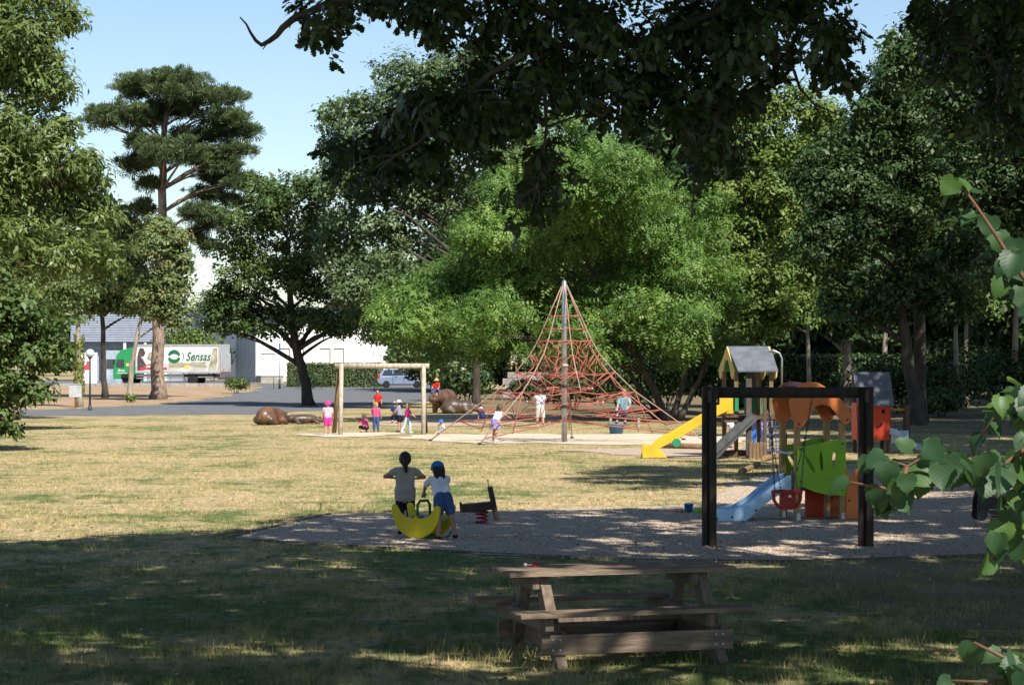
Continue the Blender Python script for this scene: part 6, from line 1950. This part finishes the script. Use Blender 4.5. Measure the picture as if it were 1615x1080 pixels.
person('child in grey cap and dark shirt crouching behind the woman with the visor', (X_at(624, 88), 88, .01), 20, .95, NAVY, NAVY, HAIRD, lowlen=1.6, hat='cap', hatmat=GREYC, th=((60, 10), (50, 8)), sh=((-30, 0), (-30, 0)), lean=20, hairstyle='none', vox=.013)
person('girl in hot pink top and mint leggings striding to the right', far(642, 683), -80, 1.0, HOTP, MINT, HAIRL, SHOE_W, lowlen=1.85, hairstyle='bob', th=((24, 2), (-18, 2)), sh=((4, 0), (-34, 0)), ua=((-25, 8), (35, 8)), fa=((-5, 0), (55, 0)), lean=6)
person('toddler in blue sun hat sitting on the sand edge left of the net', far(697, 684), 150, .8, BEIGE, GREYC, HAIRB, th=((85, 18), (85, 18)), sh=((60, 5), (60, 5)), hat='sun', hatmat=BLUEC, seat=.0, hairstyle='none', lean=8)
hx = P(690, 653, 104)
person('child in red shirt and yellow hat riding the standing hippo', (hx.x - .05, 104.55, 0), 165, 1.0, REDC, DENIM, HAIRL, th=((55, 38), (55, 38)), sh=((-10, 10), (-10, 10)), hat='sun', hatmat=YELC, seat=.98, hairstyle='none', lean=4, lowlen=1.3, ua=((35, 15), (30, 15)), fa=((60, 0), (60, 0)), vox=.013)
person('child in mauve leaning over beside the hippos', (X_at(722, 106.5), 106.5, .01), 70, 1.05, MAUVE, NAVY, HAIRD, lean=55, ua=((40, 8), (40, 8)), fa=((40, 0), (40, 0)), hat='cap', hatmat=HOTP, th=((10, 4), (-5, 4)), hairstyle='none', lowlen=1.7, vox=.013)
person('small child with pink hat crouching behind the left ropes', (X_at(762, 92), 92, .01), 30, .85, NAVY, NAVY, HAIRB, lean=30, th=((95, 10), (95, 10)), sh=((-45, 3), (-45, 3)), hat='sun', hatmat=PALEP, hairstyle='none', vox=.013)
NG = .45
person('girl in white top and lavender skirt climbing the left ropes of the net', (X_at(781, 67.5), 67.5, .06), -40, 1.12, WHT, LAV, HAIRB, SHOE_W, low='skirt', lowlen=.7, lean=30, sleeve=.0, ua=((70, 6), (65, 6)), fa=((75, 0), (70, 0)), th=((10, 4), (-8, 4)), sh=((-14, 2), (-12, 2)), hairstyle='bob')
person('boy in white tee and white shorts standing on the ropes near the mast', (X_at(852, 68.2), 68.2, .45), 8, 1.13, WHT, BEIGE, HAIRB, SHOE_W, lowlen=.95, lean=5, ua=((50, 20), (55, 15)), fa=((105, -5), (100, 0)), th=((6, 4), (-2, 3)), sh=((-8, 1), (-3, 1)), hairstyle='none')
person('adult in teal top seated behind the right ropes of the net', (X_at(985, 84), 84, .0), 160, 1.62, TEAL, NAVY, HAIRB, th=((85, 8), (85, 8)), sh=((5, 2), (5, 2)), seat=.45, lowlen=1.7, ua=((20, 10), (25, 10)), fa=((60, -10), (60, -10)), hairstyle='bob', vox=.014, cat='adult')
person('adult in pale pink sitting high on the stone terrace bench', (X_at(812, 146), 146.0, 1.6), 170, 1.6, PALEP, BEIGE, HAIRB, th=((85, 8), (85, 8)), sh=((5, 2), (5, 2)), seat=.45, lowlen=.7, ua=((20, 10), (25, 10)), fa=((60, -10), (60, -10)), hairstyle='bob', vox=.016, cat='adult')
person('child in white standing behind the grey ramp of the play tower', (X_at(1157, 64), 64, .01), 20, 1.0, WHT, GREYC, HAIRB, lowlen=1.5, hairstyle='bob', lean=15)
person('child in orange-red cap and dark blue under the play tower', (X_at(1186, 62), 62, .01), 190, 1.05, NAVY, BLUEC, HAIRD, hat='cap', hatmat=REDC, lowlen=1.6, hairstyle='none', ua=((30, 10), (30, 10)), fa=((80, 0), (70, 0)))
person('child in lilac behind the blue rope net', (X_at(1203, 63), 63, .01), 30, 1.0, LAV, DENIM, HAIRB, lowlen=1.7, hairstyle='bob')
# stool for the seated adult
def stool(loc, label):
    r_ = empty('bench_block', loc, label=label, cat='bench')
    MB().box((0, 0, .4), (1.3, .4, .07)).build('seat', WOODM, r_, bevel=.01)
    for x in (-.5, .5):
        MB().box((x, 0, .18), (.1, .34, .37)).build('leg', CONC, r_, bevel=.01)
stool((X_at(985, 84), 84.02, 0), 'low wooden bench under the adult in teal behind the net')
def tub():
    a = P(972, 681, 76); a.z = 0
    r_ = empty('sand_tub', a, label='blue plastic tub on the grass behind the right ropes', cat='tub')
    MB().lathe([(.2, 0), (.26, .3), (.29, .3), (.29, .33), (.24, .33), (.18, .04), (.02, .03)], n=20).build('tub_wall', pm('tub_blue', (.06, .2, .38), None, 4, .5), r_, True)
    for s in (-1, 1):
        MB().box((s * .3, 0, .29), (.06, .14, .03)).build('handle', pm('tub_blue', (.06, .2, .38)), r_)
tub()

# ------------------------------------------------------------------ lime twigs in the near right foreground
def near_leaf_material():
    m = leafmat('leaf_near_lime', [(0, (.022, .06, .022)), (.7, (.034, .08, .026)), (1, (.065, .13, .022))], .26, .48, .35)
    nt = m.node_tree
    rp = [n for n in nt.nodes if n.type == 'VALTORGB'][0]
    oi = node(nt, 'ShaderNodeObjectInfo')
    nt.links.new(oi.outputs['Random'], rp.inputs[0])
    tc = node(nt, 'ShaderNodeTexCoord')
    sp = node(nt, 'ShaderNodeSeparateXYZ')
    nt.links.new(tc.outputs['Object'], sp.inputs[0])
    def mth(op, a, b=None):
        n = node(nt, 'ShaderNodeMath', operation=op)
        for i, v in enumerate((a, b)):
            if v is None: continue
            if isinstance(v, (int, float)): n.inputs[i].default_value = v
            else: nt.links.new(v, n.inputs[i])
        return n.outputs[0]
    ay = mth('ABSOLUTE', sp.outputs[1])
    rib = mth('POWER', mth('ABSOLUTE', mth('SINE', mth('MULTIPLY', mth('SUBTRACT', sp.outputs[0], mth('MULTIPLY', ay, .9)), 19.0))), 9.0)
    mid = mth('LESS_THAN', ay, .012)
    h = mth('MAXIMUM', rib, mid)
    bp = node(nt, 'ShaderNodeBump')
    bp.invert = True
    bp.inputs['Strength'].default_value = .09
    bp.inputs['Distance'].default_value = .003
    nt.links.new(h, bp.inputs['Height'])
    b = nt.nodes['Principled BSDF']
    nt.links.new(bp.outputs[0], b.inputs['Normal'])
    mx = node(nt, 'ShaderNodeMix', data_type='RGBA')
    nt.links.new(mth('MULTIPLY', h, .06), mx.inputs[0])
    nt.links.new(rp.outputs[0], mx.inputs[6])
    mx.inputs[7].default_value = (.16, .22, .08, 1)
    nt.links.new(mx.outputs[2], b.inputs['Base Color'])
    return m
def near_lime():
    rng = np.random.default_rng(9)
    Y0 = 6.2
    base = Vector((2.3, 6.5, 0))
    root = empty('young_lime_tree', base, label='young lime tree whose leafy twigs reach in from the right edge', cat='tree')
    tw = pm('red_twig', (.15, .07, .038), (.1, .055, .03), 20, .6)
    leafm = near_leaf_material()
    m = MB(); m.tube([(0, 0, -.1), (.02, 0, .8), (-.02, .03, 1.8), (.03, 0, 2.8), (.0, 0, 3.8)], [.05, .045, .04, .032, .02], 10).build('trunk', BARK, root, True)
    # heart-shaped blade, folded along the midrib, tip down -x..: local x along the blade, y across, z normal
    def blade(fold, curl, seed):
        r2 = np.random.default_rng(seed)
        half0 = [(-.03, .08), (-.07, .2), (-.03, .34), (.1, .45), (.27, .49), (.45, .45), (.6, .36), (.73, .25), (.83, .14), (.92, .06)]
        half = []
        for i in range(len(half0) - 1):                   # toothed margin
            (xa, ya), (xb, yb) = half0[i], half0[i + 1]
            half.append((xa, ya))
            half.append(((xa + xb) / 2 + .012, (ya + yb) / 2 * 1.05 + .008))
        half.append(half0[-1])
        vs, fs = [], []
        nm = 9
        mid = [(1.05 * i / (nm - 1), 0) for i in range(nm)]
        def z(x, y):
            return fold * abs(y) * (1 - .5 * abs(y)) - curl * (x - .3) ** 2 + .035 * math.sin(8 * x + seed * 2) * abs(y) + .03 * math.sin(5 * x + 3 * seed)
        for x, y in mid: vs.append((x, y, z(x, y)))
        nh = len(half)
        for s in (1, -1):
            oi = len(vs)                                  # inner row halfway out
            for x, y in half: vs.append((x * .6 + .4 * max(0, min(1.05, x + .1)) , s * y * .5, z(x, y * .5)))
            oo = len(vs)
            for x, y in half:
                q = y * (1 + .05 * r2.normal())
                vs.append((x, s * q, z(x, q)))
            q = []
            for i in range(nh - 1):
                q.append((oi + i, oo + i, oo + i + 1, oi + i + 1))
                a_, b_ = min(nm - 1, int(max(0, half[i][0]) / 1.05 * (nm - 1))), min(nm - 1, int(max(0, half[i + 1][0]) / 1.05 * (nm - 1)))
                q.append((a_, oi + i, oi + i + 1) if a_ == b_ else (a_, oi + i, oi + i + 1, b_))
            q.append((min(nm - 2, a_), oi + nh - 1, oo + nh - 1, nm - 1))
            fs += [f if s > 0 else f[::-1] for f in q]
        me = bpy.data.meshes.new('leaf')
        me.from_pydata(vs, [], fs)
        me.polygons.foreach_set('use_smooth', [True] * len(fs))
        me.attributes.new('rnd', 'FLOAT', 'POINT').data.foreach_set('value', [float(r2.random())] * len(vs))
        me.materials.append(leafm)
        return me
    blades = [blade(.18, .12, 1), blade(.35, .25, 2), blade(.1, .3, 3), blade(.5, .1, 4), blade(.25, .02, 5)]
    def leaf(br, px, py, Y, size_px, ang, facing, mesh):
        """ang: direction of the tip in the image plane (0 right, 90 down); facing: 1 broadside to the lens, 0 edge-on"""
        s = F / Y
        t = Vector((math.cos(R(ang)), .25 * rng.normal(), -math.sin(R(ang)))).normalized()
        nr = Vector((.35 * rng.normal(), -facing + .25 * rng.normal(), .55 + .4 * (1 - facing) + .25 * rng.normal()))
        nr = (nr - t * nr.dot(t)).normalized()
        b = nr.cross(t)
        o = bpy.data.objects.new('leaf', mesh)
        COL.objects.link(o)
        o.parent = br
        M = Matrix((t, b, nr)).transposed().to_4x4() @ Matrix.Scale(size_px / s, 4)
        M.translation = P(px, py, Y) - base
        o.matrix_local = M
    twigs = [([(1700, 560), (1640, 470), (1605, 425), (1570, 370), (1540, 325), (1522, 300), (1508, 283)], 6.2),
             ([(1700, 640), (1640, 690), (1580, 735), (1520, 722), (1470, 712), (1432, 735), (1390, 722), (1372, 716)], 6.0),
             ([(1430, 735), (1420, 775), (1385, 768), (1340, 760)], 6.0),
             ([(1690, 600), (1630, 620), (1580, 640), (1545, 690)], 6.4),
             ([(1660, 700), (1600, 790), (1575, 850), (1560, 890)], 6.3),
             ([(1700, 1020), (1640, 1062), (1560, 1075), (1500, 1072)], 5.8), ([(1640, 1062), (1590, 1040), (1535, 1012)], 5.9)]
    brs = []
    for pts, Y in twigs:
        pp = [P(x, y, Y) - base for x, y in pts]
        if pts[0][0] > 1650:
            pp = [Vector((0, 0, max(.9, pp[0].z - .3)))] + pp
        nn = len(pp)
        brs.append((MB().tube(pp, [.0065 * (1 - i / nn) + .0018 for i in range(nn)], 6).build('branch', tw, root, True), Y))
    man = [(0, 1507, 282, 46, 150, .8, 0), (0, 1510, 284, 44, 60, .35, 3), (0, 1512, 290, 52, 135, .45, 1), (0, 1532, 300, 20, -20, .5, 2), (0, 1540, 338, 46, 140, .5, 3), (0, 1562, 340, 50, 95, 1, 0), (0, 1600, 376, 52, 110, 1, 0), (0, 1590, 412, 44, 120, .5, 1), (0, 1603, 425, 50, 125, .45, 3), (0, 1612, 452, 46, 100, .8, 2),
           (0, 1628, 480, 46, 115, .8, 0), (0, 1640, 420, 46, 80, .9, 1), (1, 1395, 716, 48, 160, .6, 2), (1, 1440, 708, 42, 195, .7, 0), (1, 1400, 728, 56, 95, .6, 1), (1, 1422, 735, 52, 150, .5, 3), (1, 1450, 738, 64, 80, .7, 0), (1, 1470, 722, 60, 120, .8, 2), (1, 1490, 716, 66, 75, .9, 0), (1, 1520, 728, 60, 110, .7, 1), (1, 1535, 735, 62, 60, .8, 4),
           (1, 1560, 742, 64, 95, .9, 0), (1, 1585, 738, 60, 130, .7, 2), (1, 1600, 730, 60, 70, .8, 1), (1, 1480, 705, 40, 200, .6, 4), (1, 1372, 722, 40, 120, .7, 4), (1, 1640, 700, 60, 100, .8, 0), (2, 1340, 760, 42, 140, .5, 3), (2, 1388, 768, 54, 105, .6, 1), (2, 1415, 772, 52, 60, .6, 0),
           (3, 1550, 686, 44, 130, .5, 1), (3, 1578, 640, 40, 170, .6, 2), (3, 1575, 645, 48, 110, .6, 0), (3, 1600, 628, 46, 60, .8, 4), (3, 1612, 622, 48, 200, .5, 1), (3, 1620, 640, 50, 100, .8, 2), (3, 1560, 668, 40, 70, .5, 3), (3, 1590, 600, 40, 10, .3, 3),
           (4, 1595, 795, 56, 120, .8, 0), (4, 1580, 835, 50, 70, .7, 1), (4, 1563, 880, 48, 140, .4, 3), (4, 1605, 780, 60, 80, .8, 2), (4, 1590, 810, 52, 30, .8, 4), (4, 1615, 850, 56, 110, .8, 0), (4, 1575, 858, 50, 100, .6, 2), (4, 1610, 880, 56, 70, .7, 1), (4, 1625, 820, 60, 100, .9, 0),
           (5, 1500, 1072, 34, 170, .8, 0), (5, 1560, 1076, 48, 150, .6, 2), (5, 1590, 1070, 50, 110, .8, 0), (5, 1618, 1050, 50, 90, .9, 1), (5, 1575, 1074, 40, 60, .7, 4), (6, 1535, 1012, 46, 110, .4, 3), (6, 1580, 1030, 50, 160, .5, 1), (6, 1602, 1040, 46, 60, .7, 2), (6, 1608, 1045, 50, 130, .8, 0), (5, 1640, 1060, 50, 100, .8, 2)]
    for k, px, py, sz, ang, fc, mi in man:
        br, Y = brs[k]
        leaf(br, px, py, Y + rng.normal() * .05, sz * rng.uniform(.7, .95), ang + rng.normal() * 12, fc, blades[mi])
    for k, (br, Y) in enumerate(brs):                     # leaves on the stretch between trunk and view
        if twigs[k][0][0][0] <= 1650: continue
        e_ = P(*twigs[k][0][0], Y)
        st = Vector((base.x, base.y, max(.9, (e_ - base).z - .3)))
        for i in range(12):
            q_ = st.lerp(e_, (i + .5) / 12)
            sx_ = F / q_.y
            leaf(br, q_.x * sx_ + CX + rng.normal() * 8, HY - (q_.z - CH) * sx_ + rng.normal() * 8, q_.y + rng.normal() * .06, rng.uniform(30, 55), rng.uniform(30, 150), rng.uniform(.3, 1), blades[int(rng.integers(5))])
    top = MB()
    for i in range(9):
        a_ = i * 2.4; z_ = 2.0 + .2 * i
        top.tube([(0, 0, z_), (.25 * math.cos(a_) + .1, .25 * math.sin(a_), z_ + .25), (.5 * math.cos(a_) + .15, .5 * math.sin(a_), z_ + .35)], [.012, .008, .003], 5)
    tb = top.build('upper_twigs', tw, root, True, kind='stuff')
    for i in range(110):
        a_ = int(rng.integers(9)) * 2.4; z_ = 2.0 + .2 * (a_ / 2.4); t_ = rng.uniform(.4, 1.05)
        q_ = base + Vector((.5 * t_ * math.cos(a_) + .15, .5 * t_ * math.sin(a_), z_ + .35 * t_ - .05)) + Vector(rng.normal(size=3)) * .06
        sx_ = F / q_.y
        leaf(tb, q_.x * sx_ + CX, HY - (q_.z - CH) * sx_, q_.y, rng.uniform(35, 55), rng.uniform(20, 160), rng.uniform(.2, 1), blades[int(rng.integers(5))])
    for k, (br, Y) in enumerate(brs):                     # fillers nearer the trunk
        pts = twigs[k][0]
        for i in range(26 if k in (1, 3, 4) else 8):
            t = rng.random() * .6
            j = t * (len(pts) - 1); a = int(j); f_ = j - a
            px = pts[a][0] * (1 - f_) + pts[a + 1][0] * f_; py = pts[a][1] * (1 - f_) + pts[a + 1][1] * f_
            leaf(br, px + rng.normal() * 10, py + rng.normal() * 10, Y + rng.normal() * .12, rng.uniform(30, 52), rng.uniform(40, 150), rng.uniform(.4, 1), blades[int(rng.integers(5))])
near_lime()
